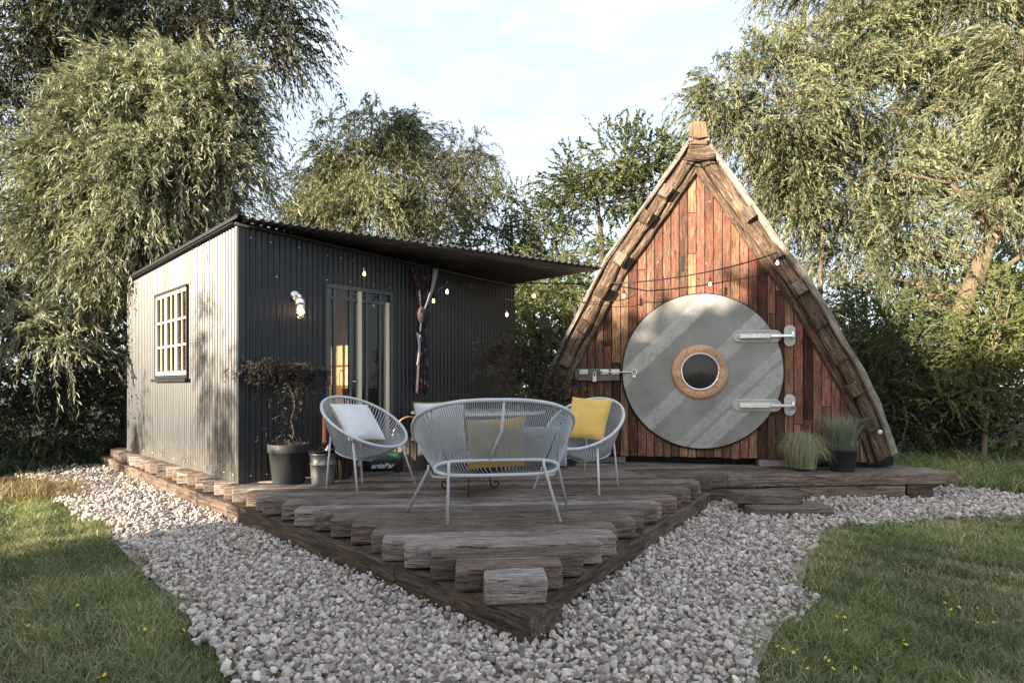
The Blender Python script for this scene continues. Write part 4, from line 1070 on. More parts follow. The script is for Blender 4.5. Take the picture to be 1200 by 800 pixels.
# =====================================================================
# FURNITURE
# =====================================================================
def rim_pts(c, W, Vv, n, power=1.0):
    out = []
    for t in np.linspace(0, 2*pi, n, endpoint=False):
        ct, st = cos(t), sin(t)
        if power != 1.0: ct = math.copysign(abs(ct)**power, ct); st = math.copysign(abs(st)**power, st)
        out.append(c + W * ct + Vv * st)
    return out
def armchair(c, az, tilt, a, b, feet, label):
    """feet: four ground points (front pair first); returns the thing"""
    loc = Vector((c[0], c[1], 0)); ch = empty('cord_armchair', loc, 0, label, 'armchair', 'round grey cord armchairs')
    C_ = Vector((0, 0, c[2])); f = Vector((cos(az), sin(az), 0)); w = Vector((-sin(az), cos(az), 0))
    v = f * cos(tilt) - Vector((0, 0, 1)) * sin(tilt); nrm = w.cross(v); 
    if nrm.z > 0: nrm = -nrm
    n = 84; rp = rim_pts(C_, w * a, v * b, n)
    mb = MB(); mb.tube(rp, 0.0135, 10, closed=True); mb.build('rim', M['rim'], ch)
    # seat ring, below and a little towards the back
    sc_ = C_ - f * 0.10 + Vector((0, 0, -0.30)); sc_.z = max(sc_.z, 0.29)
    ip = rim_pts(sc_, w * 0.19, (f * cos(.25) - Vector((0, 0, sin(.25)))) * 0.19, n)
    mb = MB(); mb.tube(ip, 0.011, 8, closed=True); mb.build('seat_ring', M['rim'], ch)
    mb = MB()
    for k in range(n):
        p, q = rp[k], ip[k]; m_ = (p + q) / 2 - Vector((0, 0, .012)); mb.tube([p, m_, q], 0.0062, 4, cap=False)
    for k in range(2, 41):      # seat cords across the small ring
        p, q = ip[(k + 21) % n], ip[(-k + 21) % n]
        if (p - q).length > .05: mb.tube([p, (p + q) / 2 - Vector((0, 0, .02)), q], 0.0062, 4, cap=False)
    tag(mb.build('cord_weave', M['cord'], ch), kind='stuff')
    tops = []
    for ft in feet:
        g_ = Vector((ft[0], ft[1], 0)) - loc
        d = Vector((g_.x, g_.y, 0)); d = d / d.length
        front = d.dot(f) > 0
        # meet the basket just under the rim on the same side
        k = max(range(n), key=lambda i: Vector((rp[i].x, rp[i].y, 0)).dot(d)); t_ = (rp[k] * .80 + ip[k] * .20) if front else (rp[k] * .42 + ip[k] * .58)
        t_ = t_ - Vector((0, 0, .012)); tops.append(t_)
        mb = MB(); mb.tube([t_, g_ + Vector((0, 0, 0.004))], 0.0095, 10); mb.build('leg', M['white_tube'], ch)
    bl = [sc_ + (t_ - sc_) * .45 + Vector((0, 0, -.035 - .0)) for t_ in tops]
    for i, j in ((0, 3), (1, 2)):
        mb = MB(); lo = [Vector((tops[i].x, tops[i].y, 0)) * .55, Vector((tops[j].x, tops[j].y, 0)) * .55]
        pi_, pj = lo[0] + Vector((0, 0, sc_.z - .035)), lo[1] + Vector((0, 0, sc_.z - .035))
        mb.tube([tops[i] - Vector((0, 0, .05)), pi_, pj, tops[j] - Vector((0, 0, .02))], 0.008, 8); mb.build('seat_support', M['white_tube'], ch)
    return ch, C_ + loc, f, w, v, sc_ + loc

def cushion(center, ax, ay, size, thick, mat, label, piping=None, seed=0, name='cushion'):
    """pillow: ax, ay span its face, it is thick along ax x ay"""
    ax = ax.normalized(); az_ = ax.cross(ay).normalized(); ay = az_.cross(ax)
    o_ = Matrix((ax, ay, az_)).transposed().to_4x4(); n = 26; vs_ = []; fs = []
    for sgn in (1, -1):
        for j in range(n + 1):
            for i in range(n + 1):
                x = i / n * 2 - 1; y = j / n * 2 - 1
                h = (max(0, 1 - x*x) * max(0, 1 - y*y)) ** 0.42
                pinch = 1 - 0.075 * (1 - x*x) * (y*y) ** 1.0 if True else 1
                pinch2 = 1 - 0.075 * (1 - y*y) * (x*x)
                wr = noise.noise(Vector((x*2.2 + seed, y*2.2, sgn*3))) * 0.16 + noise.noise(Vector((x*5 + seed, y*2.5, sgn*3))) * .10 * (abs(x*y))
                vs_.append((x * size[0] / 2 * pinch2, y * size[1] / 2 * pinch, sgn * thick / 2 * h * (1 + wr)))
    N_ = (n + 1) ** 2
    for s_ in range(2):
        for j in range(n):
            for i in range(n):
                a = s_*N_ + j*(n+1) + i; q = (a, a+1, a+n+2, a+n+1); fs.append(q if s_ == 0 else q[::-1])
    mb = MB(); mb.add(vs_, fs, True)
    if piping is None: o = mb.build(name, mat); o.matrix_world = Matrix.Translation(center) @ o_; tag(o, label, 'cushion'); return o
    root = empty(name, center, 0, label, 'cushion'); root.matrix_world = Matrix.Translation(center) @ o_
    mb.build('cover', mat, root)
    P = []
    for (x0, y0, x1, y1) in ((-1,-1,1,-1),(1,-1,1,1),(1,1,-1,1),(-1,1,-1,-1)):
        for t in np.linspace(0, 1, 12, endpoint=False):
            x = x0 + (x1-x0)*t; y = y0 + (y1-y0)*t; P.append((x*size[0]/2*(1 - .075*(1-y*y)*(x*x)), y*size[1]/2*(1 - .075*(1-x*x)*(y*y)), 0))
    mb = MB(); mb.tube(P, 0.005, 6, closed=True); mb.build('piping', piping, root)
    return root

ch1 = armchair((-1.355, 5.34, 0.63), -0.58, 0.53, 0.385, 0.43, [(-1.345, 5.05), (-0.94, 5.62), (-1.45, 5.62), (-1.71, 5.34)], 'round grey cord armchair with a white cushion, left of the sofa')
ch2 = armchair((0.68, 5.42, 0.61), -2.14, 0.57, 0.36, 0.405, [(0.20, 5.34), (0.755, 5.02), (1.007, 5.52), (0.73, 5.84)], 'round grey cord armchair with a yellow cushion, in front of the red cabin')
Z = Vector((0, 0, 1))
# white cushion lying back in the left chair, yellow one in the right chair
def chair_cushion(ch, size, thick, mat, label, along, upn, lean, roll=0.0, piping=None, seed=0):
    _, C_, f, w, v, s = ch
    back = (-f * sin(lean) + Z * cos(lean)).normalized()     # up the backrest
    side = w if w.x > 0 else -w
    a = side * cos(roll) + back * sin(roll); b_ = back * cos(roll) - side * sin(roll)
    return cushion(C_ + f * along + Z * upn, a, b_, size, thick, mat, label, piping, seed)
chair_cushion(ch1, (0.44, 0.44), 0.15, M['white_fabric'], 'plain white cushion lying back in the left cord armchair', -0.09, -0.015, radians(42), radians(-4), M['tan_fabric'], 3)
chair_cushion(ch2, (0.43, 0.43), 0.15, M['yellow_fabric'], 'mustard yellow cushion upright in the right cord armchair', -0.06, 0.035, radians(26), radians(-2), None, 9)

# sofa seen from behind
SL = Vector((-0.13, 4.22, 0)); sofa = empty('cord_sofa', SL, 0, 'two seat grey cord sofa on pale legs seen from behind on the deck', 'sofa')
az = radians(98); f = Vector((cos(az), sin(az), 0)); w = Vector((sin(az), -cos(az), 0))      # w points right
C_ = Vector((0, 0, 0.635))
tilt = radians(30)
v = (f * cos(tilt) - Z * sin(tilt))
n = 150; rp = rim_pts(C_ + f * .04, w * 0.585, v * 0.44, n, 0.80)
mb = MB(); mb.tube(rp, 0.0145, 10, closed=True); mb.build('rim', M['rim'], sofa)
# stadium hoop at the lower back
hz = 0.385; hh = 0.052; hw_ = 0.43; hoop = []
hc = -f * 0.20 + Z * hz
for t in np.linspace(0, 2*pi, n, endpoint=False):
    # t = 0 right end, pi/2 top
    x = math.copysign(abs(cos(t))**0.42, cos(t)) * hw_; z = math.copysign(abs(sin(t))**0.9, sin(t)) * hh
    hoop.append(hc + w * x + Z * z)
mb = MB(); mb.tube(hoop, 0.0125, 10, closed=True); mb.build('seat_hoop', M['rim'], sofa)
mb = MB()
NB = 64                                   # back cords: rim top to hoop top
for k in range(NB):
    t = k / (NB - 1); x = -0.985 + 1.97 * t
    ang = pi * (1 - t)
    # rim back half: angle from right end (0) over the back (3pi/2) to the left end (pi)
    ri = (2*pi - ang * 1.0)               # pi..2pi  left to right over the back
    ct, st = cos(ri), sin(ri); X = math.copysign(abs(ct)**.80, ct); Y = math.copysign(abs(st)**.80, st)
    if abs(X) < .81: continue
    p = C_ + f * .04 + w * (0.585 * X) + v * (0.44 * Y)
    q = hc + w * (X * hw_ * .97) + Z * hh * max(0.1, (1 - abs(X)**3)) ** .5
    mb.tube([p, (p + q) / 2 - f * .012, q], 0.0041, 4, cap=False)
for k in range(NB):                       # evenly spaced straight cords in the middle
    X = -0.80 + 1.6 * k / (NB - 1); Y = -(max(0, 1 - abs(X)**(1/.8*2)) ** .5) ** (.8)
    ct = abs(X) ** (1/.80); st = -(max(0, 1 - ct*ct)) ** .5; Y = -abs(st) ** .80
    p = C_ + f * .04 + w * (0.585 * X) + v * (0.44 * Y); q = hc + w * (X * hw_ * .97) + Z * hh
    mb.tube([p, (p + q) / 2 - f * .012, q], 0.0041, 4, cap=False)
for k in range(NB):                       # seat cords: hoop bottom to the front rim
    t = k / (NB - 1); ang = pi * t; ct, st = cos(ang), sin(ang)
    X = math.copysign(abs(ct)**.80, ct); p = C_ + f * .04 + w * (0.585 * X) + v * (0.44 * abs(st)**.80)
    q = hc + w * (X * hw_ * .97) - Z * hh * max(0.1, (1 - abs(X)**3)) ** .5
    mb.tube([p, (p * .4 + q * .6) - Z * .03, q], 0.0041, 4, cap=False)
for s_ in (-1, 1):                        # fan of cords at each end
    for k in range(16):
        a = (-0.5 + k / 15) * 1.5
        ct, st = cos(a), sin(a); X = s_ * abs(ct)**.8; Y = math.copysign(abs(st)**.8, st)
        p = C_ + f * .04 + w * (0.585 * X) + v * (0.44 * Y); q = hc + w * (s_ * hw_) + Z * hh * (-a / .75) * .7
        mb.tube([p, q], 0.0041, 4, cap=False)
tag(mb.build('cord_weave', M['cord'], sofa), kind='stuff')
top = C_ + f * .04 + v * -0.44; mb = MB(); mb.tube([top + w * .03, top * .5 + (hc + Z * hh) * .5 - f * .02 + w * .02, hc + Z * hh - w * .055], 0.011, 8); mb.build('centre_strut', M['rim'], sofa)
for (tx, tf, tz, gx_, gy_) in ((-.335, -.215, .40, -.443, 3.96), (.325, -.215, .40, .338, 4.04), (-.47, -.02, .36, -.79, 4.37), (.47, -.02, .36, .43, 4.50)):
    g_ = Vector((gx_, gy_, 0)) - SL; mb = MB(); mb.tube([w * tx + f * tf + Z * (tz + .03), w * tx + f * tf + Z * tz, g_ + Z * .004], 0.0105, 10); mb.build('leg', M['white_tube'], sofa)
for s_ in (-1, 1):
    mb = MB(); mb.tube([w * (.34 * s_) - f * .21 + Z * .325, w * (.44 * s_) + f * .0 + Z * .30, w * (.47 * s_) + f * .0 + Z * .35], .0085, 8); mb.build('seat_support', M['white_tube'], sofa)
mb = MB(); mb.tube([w * -.40 - f * .19 + Z * .325, w * .40 - f * .19 + Z * .325], .0085, 8); mb.build('cross_bar', M['white_tube'], sofa)
def sofa_cushion(x, fy, z, size, th, lean, roll, mat, label, piping=None, seed=0):
    back = (-f * sin(lean) + Z * cos(lean)).normalized(); a = w * cos(roll) + back * sin(roll); b_ = back * cos(roll) - w * sin(roll)
    return cushion(SL + w * x + f * fy + Z * z, a, b_, size, th, mat, label, piping, seed)
sofa_cushion(-.385, .0, .65, (.36, .40), .13, radians(14), radians(4), M['white_fabric'], 'white cushion with tan piping whose corner sticks up over the left end of the sofa', M['tan_fabric'], 5)
sofa_cushion(.0, -.125, .545, (.42, .40), .14, radians(22), radians(3), M['yellow_fabric'], 'mustard yellow cushion in the middle of the sofa behind its cords', None, 6)
sofa_cushion(.35, .0, .50, (.42, .38), .13, radians(32), radians(2), M['grey_fabric'], 'pale grey cushion at the right end of the sofa behind its cords', None, 8)

# black iron fire bowl with scroll feet
fb = empty('fire_bowl', (-0.38, 5.2, 0), 0, 'low black iron fire bowl with scrolled feet standing behind the sofa', 'fire bowl')
mb = MB(); mb.lathe([(0.0, .18), (.14, .19), (.24, .235), (.30, .30), (.315, .30), (.30, .29), (.22, .225), (.12, .20), (0, .20)], n=40); mb.build('bowl', M['iron'], fb)
for a in (radians(-88), radians(32), radians(152)):
    d = Vector((cos(a), sin(a), 0)); P = [d * .20 + Z * .23, d * .205 + Z * .12, d * .22 + Z * .05]
    for k in range(15):
        q = -pi * .9 + k * .42; r_ = .045 - .0022 * k; P.append(d * (.27 + r_ * cos(q)) + Z * (.052 + r_ * sin(q)))
    mb = MB(); mb.tube(P, .0085, 6); mb.build('leg', M['iron'], fb)

# round white table by the dark wall
tb = empty('round_table', (-0.38, 6.62, 0), 0, 'large round white table top behind the sofa near the dark cabin wall', 'table')
mb = MB(); mb.lathe([(0, .635), (.74, .635), (.765, .645), (.765, .655), (.755, .663), (0, .663)], n=64); mb.build('table_top', M['table'], tb)
mb = MB(); mb.lathe([(.0, .0), (.30, .0), (.30, .02), (.05, .05), (.035, .2), (.035, .56), (.09, .634), (0, .634)], n=24); mb.build('pedestal', M['iron'], tb)

# baskets, mat, bag and bucket near the doors
def basket(name, loc, r0, r1, h, mat, label, handle=False, rz=0):
    b_ = empty(name, loc, rz, label, 'basket'); mb = MB()
    rows = 14; prof = []
    for k in range(rows + 1):
        t = k / rows; prof.append((r0 + (r1 - r0) * t + .004 * (k % 2), h * t))
    prof = [(0, 0.0)] + prof + [(r1 - .012, h), (r0 - .01, .02), (0, .02)]
    mb.lathe(prof, n=28); mb.build('woven_body', mat, b_)
    mb = MB(); mb.tube([(r1*cos(a), r1*sin(a), h) for a in np.linspace(0, 2*pi, 28, endpoint=False)], .011, 6, closed=True); mb.build('rim', mat, b_)
    sm_ = MB()
    for k in range(16): a = 2*pi*k/16; sm_.tube([((r0+.006)*cos(a), (r0+.006)*sin(a), .0), ((r1+.008)*cos(a), (r1+.008)*sin(a), h)], .006, 4)
    sm_.build('stakes', mat, b_)
    if handle:
        mb = MB(); mb.tube([(r1*cos(a), 0, h + .26*sin(a)) for a in np.linspace(0, pi, 18)], .010, 6); mb.build('handle', M['ring_wood'], b_)
    return b_
basket('log_basket', (-1.17, 6.62, 0), .17, .20, .34, M['wicker_tan'], 'tan wicker basket with a bent wooden hoop handle behind the sofa', True, radians(30))
basket('wicker_basket', (-1.77, 5.98, 0), .10, .13, .24, M['wicker_dark'], 'dark brown wicker basket between the bucket and the left armchair')
mt = MB(); mt.box((-.50, -.02, .003), (.38, .46, .022)); o = mt.build('door_mat', M['mat'], None, bevel=.006); o.location = c2w(1.35, -.50, 0); o.rotation_euler = (0, 0, SA)
tag(o, 'brown coir door mat on the deck in front of the glazed doors', 'mat')
bag = empty('fuel_bag', (-1.42, 6.35, 0), radians(14), 'dark and green plastic fuel bag with pale script lettering seen under the left armchair', 'bag')
mb = MB(); vs_ = []; 
for j in range(9):
    for i in range(17):
        x = -.22 + .44 * i / 16; z = .005 + .22 * j / 8; vs_.append((x, -.075 * (max(0, 1 - (x/.225)**4))**.5 * (max(0, 1 - ((z-.13)/.145)**2))**.5 + .008*noise.noise(Vector((x*20, z*20, 0))), z))
mb.add(vs_, [(j*17+i, j*17+i+1, (j+1)*17+i+1, (j+1)*17+i) for j in range(8) for i in range(16)], True)
vs2 = [(x, .06 - y * .5, z) for x, y, z in vs_]; mb.add(vs2, [(j*17+i, (j+1)*17+i, (j+1)*17+i+1, j*17+i+1) for j in range(8) for i in range(16)], True)
bagm, n_, b_ = mat_new('printed_bag'); tcn = N(n_, 'ShaderNodeTexCoord'); sp_ = N(n_, 'ShaderNodeSeparateXYZ'); n_.links.new(tcn.outputs['Object'], sp_.inputs[0])
n_.links.new(ramp(n_, [(0.0, (.02, .02, .022)), (.13, (.02, .02, .022)), (.155, (.02, .10, .045)), (.22, (.02, .10, .045)), (.235, (.25, .26, .27))], sp_.outputs['Z'], 'CONSTANT').outputs[0], b_.inputs['Base Color']); b_.inputs['Roughness'].default_value = .35
mb.build('bag_body', bagm, bag)
cu = bpy.data.curves.new('lettering', 'FONT'); cu.body = 'artisBar'; cu.size = .075; cu.shear = .3; cu.extrude = .001; cu.align_x = 'CENTER'; cu.offset = 0.002
tmp = bpy.data.objects.new('lettering_source', cu); COL.objects.link(tmp); dg = bpy.context.evaluated_depsgraph_get(); lm = bpy.data.meshes.new_from_object(tmp.evaluated_get(dg)); bpy.data.objects.remove(tmp); lm.materials.clear(); lm.materials.append(M['table']); t_ = link('lettering', lm, bag); t_.location = (.0, -.088, .065); t_.rotation_euler = (radians(90), 0, 0)
bk = empty('zinc_bucket', (-1.83, 5.62, 0), 0, 'galvanised metal bucket on the deck right of the black plant pot', 'bucket')
mb = MB(); mb.lathe([(0, .004), (.098, .004), (.100, .0), (.104, .01), (.113, .10), (.117, .19), (.122, .195), (.122, .205), (.118, .21), (.124, .29), (.130, .295), (.130, .305), (.122, .30), (.100, .02), (0, .02)], n=36); mb.build('body', M['zinc'], bk)
mb = MB(); mb.tube([(.128*cos(a), .128*sin(a)*.45 - .03, .29 - .10*sin(a)*0 + .02*sin(a)) for a in np.linspace(pi, 2*pi, 14)], .004, 5); mb.build('handle', M['iron'], bk)
tr = empty('iron_tray', (-1.83, 5.62, .306), 0, 'small black iron tray with tools resting on the zinc bucket', 'tray')
mb = MB(); mb.lathe([(0, 0), (.13, 0), (.15, .02), (.15, .026), (.125, .008), (0, .008)], n=24); mb.build('dish', M['iron'], tr)
mb = MB()
for k in range(5): mb.tube([(-.12 + .05*k, -.08, .03), (-.06 + .03*k, .02, .07 + .012*(k % 3)), (.06 + .01*k, .06, .05)], .006, 5)
mb.build('tools', M['iron'], tr)
mb = MB(); mb.lathe([(0, .01), (.035, .01), (.04, .03), (.02, .06), (.01, .075), (0, .08)], (.05, 0, 0), 16); mb.build('lid', M['chrome'], tr)
pb = MB(); pb.lathe([(0, 0), (.035, 0), (.033, .30), (.03, .62), (.02, .66), (0, .66)], n=12)
o = pb.build('red_post', wood('red_brown_pole', (.05, .015, .01), (.11, .035, .022), (.18, .07, .05), 'z')); o.location = c2w(.83, -.14, 0); tag(o, 'short red brown wooden post leaning by the left side of the glazed doors', 'post')

# =====================================================================
# STRING LIGHTS
# =====================================================================
def hangbulb(px, py, Y, drop=.09, lit=True):
    b_ = at(px, py, Y); return b_
stl = empty('string_lights', f2w(0.95, -.2, 2.4), 0, 'black festoon cables with small warm bulbs strung from the canopy to the red cabin', 'string lights')
def wpt(v_): return Vector(v_) - stl.location
def cable(P, sag=0.0, r=.008):
    mb = MB(); pts = []
    for a, b_ in zip(P[:-1], P[1:]):
        for k in range(10): t = k / 10; q = Vector(a).lerp(Vector(b_), t); q.z -= sag * 4 * t * (1 - t); pts.append(wpt(q))
    pts.append(wpt(P[-1])); mb.tube(pts, r, 5); mb.build('cable', M['black_rubber'], stl)
aR = at(911, 296, 6.52)
cable([at(606, 331, 8.15), at(740, 331, 6.9), at(832, 318, 6.72), aR], .015)
cable([at(426, 311, 6.4), at(508, 343, 7.2), at(524, 331, 6.6), at(590, 350, 7.3), at(640, 352, 7.2), at(722, 352, 6.98), at(745, 345, 6.95)], .02, .005)
bmesh_ = MB(); bmesh_.lathe([(0, 0), (.009, -.002), (.013, -.016), (.019, -.036), (.015, -.054), (0, -.062)], n=12); bulb_me = bmesh_.mesh('bulb', M['bulb'])
bmg = MB(); bmg.lathe([(0, 0), (.009, -.002), (.013, -.016), (.019, -.036), (.015, -.054), (0, -.062)], n=12); bulb_dim = bmg.mesh('bulb', emit('pale_weak_glow_bulb', (1, .85, .62), 1.2))  # paler bulbs also given a faint glow
sk = MB(); sk.tube([(0, 0, .10), (0, 0, .05)], .004, 5); sk.lathe([(0, .055), (.015, .05), (.017, 0), (0, -.003)], n=10); sk_me = sk.mesh('socket', M['black_rubber'])
for px, py, Y, on in ((427, 318, 6.42, 1), (508, 350, 7.2, 1), (524, 339, 6.6, 1), (594, 366, 7.3, 1), (626, 344, 7.2, 1), (731, 344, 6.9, 0), (832, 330, 6.72, 0), (911, 305, 6.56, 0)):
    p_ = at(px, py, Y) - stl.location
    s_ = link('socket', sk_me, stl, p_); s_.scale = (.85, .85, .85); link('bulb', bulb_me if on else bulb_dim, s_)
    o = s_; 

# =====================================================================
# PLANTS IN POTS
# =====================================================================
def pot(root, r0, r1, h, lip, mat=None):
    mb = MB(); mb.lathe([(0, .003), (r0, .003), (r0 + .004, .008), (r0 + (r1 - r0) * .78, h - lip), (r1 - .004, h - lip), (r1, h - lip + .006), (r1 + .004, h - .004), (r1, h), (r1 - .012, h), (r1 - .02, h - .03), (0, h - .03)], n=48)
    mb.build('pot', mat or M['pot'], root); mb = MB(); mb.lathe([(0, h - .022), (r1 - .018, h - .028)], n=24); mb.build('soil', M['soil'], root)

def leafmesh(P, D, S, L, W, bend=0.12):
    """rhombus leaves folded along their middle"""
    n = len(P); Nn = np.cross(D, S)
    L = L[:, None]; W = W[:, None]
    V = np.stack([P, P + D * L * .42 + S * W / 2 + Nn * L * bend, P + D * L, P + D * L * .42 - S * W / 2 + Nn * L * bend], 1).reshape(-1, 3)
    return V, (np.arange(n) * 4)[:, None] + np.array([[0, 1, 2, 3]])
def unit(a): return a / np.maximum(1e-9, np.linalg.norm(a, axis=1))[:, None]

def sprays(A, D0, Ls, K, droop, leafL, leafW, spread, r, tintc, twist=0.6):
    """A anchors, D0 first directions, Ls lengths, K leaves per spray -> leaves + twig ribbons"""
    n = len(A); t = (np.arange(K)[None] + r.uniform(0, 1, (n, K))) / K
    dr = np.zeros((n, 1, 3)); dr[..., 2] = -1
    P = A[:, None] + D0[:, None] * (Ls[:, None] * t)[..., None] + dr * (droop[:, None] * Ls[:, None] * t**2)[..., None]
    T = D0[:, None] + dr * (2 * droop[:, None] * t)[..., None]; T = T / np.linalg.norm(T, axis=2)[..., None]
    P = P.reshape(-1, 3); T = T.reshape(-1, 3)
    rv = r.normal(size=P.shape); side = unit(np.cross(T, rv))
    D = unit(T * r.uniform(.45, 1.0, (len(P), 1)) + side * spread + np.array([0, 0, -.18]) )
    S = unit(np.cross(D, r.normal(size=P.shape)))
    L = leafL * r.uniform(.6, 1.25, len(P)); W = leafW * r.uniform(.7, 1.2, len(P))
    V, Q = leafmesh(P, D, S, L, W)
    tint = np.clip(np.repeat(tintc + r.normal(0, .10, n), K) + r.normal(0, .14, len(P)), 0, 1)
    # twigs as thin three point ribbons
    tt = np.array([0, .5, 1.0]); Pt = A[:, None] + D0[:, None] * (Ls[:, None] * tt)[..., None] + dr * (droop[:, None] * Ls[:, None] * tt**2)[..., None]
    sd = unit(np.cross(D0, r.normal(size=D0.shape)))[:, None] * .003
    TV = np.stack([Pt[:, 0] - sd[:, 0]*1.5, Pt[:, 0] + sd[:, 0]*1.5, Pt[:, 1] + sd[:, 0], Pt[:, 1] - sd[:, 0], Pt[:, 2]], 1).reshape(-1, 3)
    o = (np.arange(n) * 5)[:, None]
    return V, Q, np.repeat(tint, 4), TV, np.array([[0, 1, 2, 3]]) + o, np.array([[3, 2, 4]]) + o

def blob_anchors(c, rad, n, r, clumps=14, tight=.32, shell=.55):
    """anchor points gathered in clumps through an ellipsoid"""
    cd = unit(r.normal(size=(clumps, 3))); cr_ = r.uniform(shell, 1.0, (clumps, 1)) ; cc = cd * cr_
    k = r.integers(0, clumps, n); q = cc[k] + r.normal(0, tight, (n, 3))
    return np.array(c) + q * np.array(rad), unit(q + 1e-6), (r.uniform(-.22, .22, clumps))[k]

def limb(mb, a, b_, r0, r1, seed_, n=7, wob=.12, sides=8):
    a, b_ = Vector(a), Vector(b_); L = (b_ - a).length; P = []
    for i in range(n + 1):
        t = i / n; p = a.lerp(b_, t); k = wob * L * sin(pi * t)
        p += Vector((noise.noise(Vector((seed_, t*2.3, 0))), noise.noise(Vector((seed_, t*2.3, 9))), noise.noise(Vector((seed_, t*2.3, 19)))*.6)) * k
        P.append(p)
    mb.tube(P, [r0 + (r1 - r0) * (i / n) for i in range(n + 1)], sides); return P

def tree(name, label, cat, base, trunk, blobs, nsp, K, leaf, mat, Ls=(.5, 1.0), droop=(.25, .8), spread=.38, upb=.25, group=None, r0=.18, seed_=0, clumps=14, tight=.32, bark=None, limbs=True, out=.7, parts=('crown', 'trunk'), extra_limbs=()):
    """base: ground point; trunk: list of points above it; blobs: (centre, radii, weight)"""
    r = np.random.default_rng(seed_ + 100); base = Vector(base); root = empty(name, base, 0, label, cat, group)
    tw = sum(b_[2] for b_ in blobs); Vs, Qs, Ts, TV, TQ, TT = [], [], [], [], [], []; o = 0; ot = 0
    for c, rad, wt in blobs:
        n_ = max(3, int(nsp * wt / tw)); A, Dn, ct = blob_anchors(c, rad, n_, r, clumps, tight)
        D0 = unit(Dn * out + r.normal(0, .28, Dn.shape) + np.array([0, 0, upb]))
        v, q, t, tv, tq, ttr = sprays(A, D0, r.uniform(Ls[0], Ls[1], n_), K, r.uniform(droop[0], droop[1], n_), leaf[0], leaf[1], spread, r, .42 + ct)
        Vs.append(v); Qs.append(q + o); o += len(v); Ts.append(t); TV.append(tv); TQ.append(tq + ot); TT.append(ttr + ot); ot += len(tv)
    b3 = np.array(base)
    V = np.concatenate(Vs) - b3; V[:, 2] = np.maximum(V[:, 2], .01)
    link(parts[0], np_mesh(parts[0], V, np.concatenate(Qs), mat=mat, attr=np.concatenate(Ts)), root)
    tag(link('twigs', np_mesh('twigs', np.concatenate(TV) - b3, np.concatenate(TQ), np.concatenate(TT), mat=M['twig']), root), kind='stuff')
    mb = MB(); pts = [base] + [Vector(p) for p in trunk]; m_ = len(pts)
    fine = []
    for i in range(m_ - 1):
        for k in range(4): fine.append(pts[i].lerp(pts[i+1], k/4))
    fine.append(pts[-1]); rr = [r0 * (1 - .72 * i / (len(fine) - 1)) * (1.25 if i == 0 else 1) for i in range(len(fine))]
    fine = [p + Vector((noise.noise(p * .9), noise.noise(p * .9 + Vector((9, 0, 0))), 0)) * r0 * .5 - base for p in fine]
    mb.tube(fine, rr, 10)
    mb.build(parts[1], bark or M['bark'], root)
    lb = MB()
    if limbs:
        for i, (c, rad, wt) in enumerate(blobs):
            c = Vector(c); cand = min(range(len(fine)), key=lambda j: (fine[j] + base - c).length + max(0, (fine[j] + base).z - c.z + .4) * 2)
            s_ = fine[cand]; c_l = c - base
            if (s_ - c_l).length > 2.6: s_ = c_l + Vector((.35 * rad[0], 0, -.8 * rad[2]))
            P = limb(lb, s_, c - base, max(.015, rr[cand] * .32), .008, seed_ + i * 1.7)
            for k in range(5):
                d = Vector(unit(r.normal(size=(1, 3)))[0]); e = c - base + Vector((d.x * rad[0], d.y * rad[1], d.z * rad[2])) * .8
                limb(lb, P[2 + k % 4], e, max(.008, rr[cand] * .1), .003, seed_ + i * 3.1 + k, n=5, sides=5)
    for (a, b_, ra, rb) in extra_limbs: limb(lb, Vector(a) - base, Vector(b_) - base, ra, rb, seed_ + a[0], wob=.08)
    if lb.v: lb.build('limbs', bark or M['bark'], root)
    return root
def B(px, py, Y, rpx, rz=None, depth=None, w=None):
    """a leafy mass seen at (px, py), Y metres away, rpx photograph pixels in radius"""
    m_ = rpx * Y / F; mz = (rz or rpx) * Y / F; return (at(px, py, Y), (m_, (depth if depth is not None else m_ * .8), mz), w if w is not None else rpx * (rz or rpx))
GL = lambda px, Y: ((px - 600) / F * Y, Y, GZ - .06)

# black pot with small maple
pm = empty('potted_maple', (-2.2, 5.72, 0), 0, 'charcoal plastic pot holding a small dark lace leaf maple by the cabin corner', 'potted tree')
pot(pm, .145, .195, .385, .085)
r = np.random.default_rng(5)
mb = MB(); mb.tube([(0.03, 0, .36), (.05, 0, .50), (.02, .01, .62), (.06, 0, .74), (.05, 0, .84), (0, -.01, .95), (-.03, 0, 1.05), (-.08, 0, 1.14)], [.009, .008, .008, .007, .007, .006, .005, .004], 6)
mb.tube([(.05, 0, .84), (.12, -.02, 1.0), (.16, -.03, 1.08)], [.007, .006, .004], 6)
for k in range(9):
    a = 2*pi*k/9; mb.tube([(-.05, 0, 1.1), (-.03 + .16*cos(a), .12*sin(a), 1.17), (-.03 + .30*cos(a), .2*sin(a), 1.15)], [.005, .004, .002], 5)
mb.tube([(.05, 0, .62), (.10, -.03, .70), (.16, -.04, .74)], [.004, .003, .002], 5); mb.tube([(.02, 0, .62), (-.08, -.02, .66), (-.16, -.02, .62)], [.004, .003, .002], 5)
mb.build('trunk', M['bark'], pm)
An, Dn_, tcs = [], [], []
for (c, rad, n_) in (((-.08, -.02, 1.14), (.32, .17, .075), 400), ((.20, -.04, 1.06), (.15, .10, .08), 150), ((.10, 0, .95), (.10, .08, .10), 32), ((-.04, 0, .80), (.18, .08, .12), 22), ((.0, -.03, .55), (.18, .1, .16), 14), ((.0, 0, .40), (.14, .12, .04), 24)):
    a, d, t = blob_anchors(c, rad, n_, r, 10, .3); An.append(a); Dn_.append(d); tcs.append(t)
An = np.concatenate(An); Dn_ = unit(np.concatenate(Dn_) * .6 + r.normal(0, .4, An.shape)); tcs = np.concatenate(tcs)
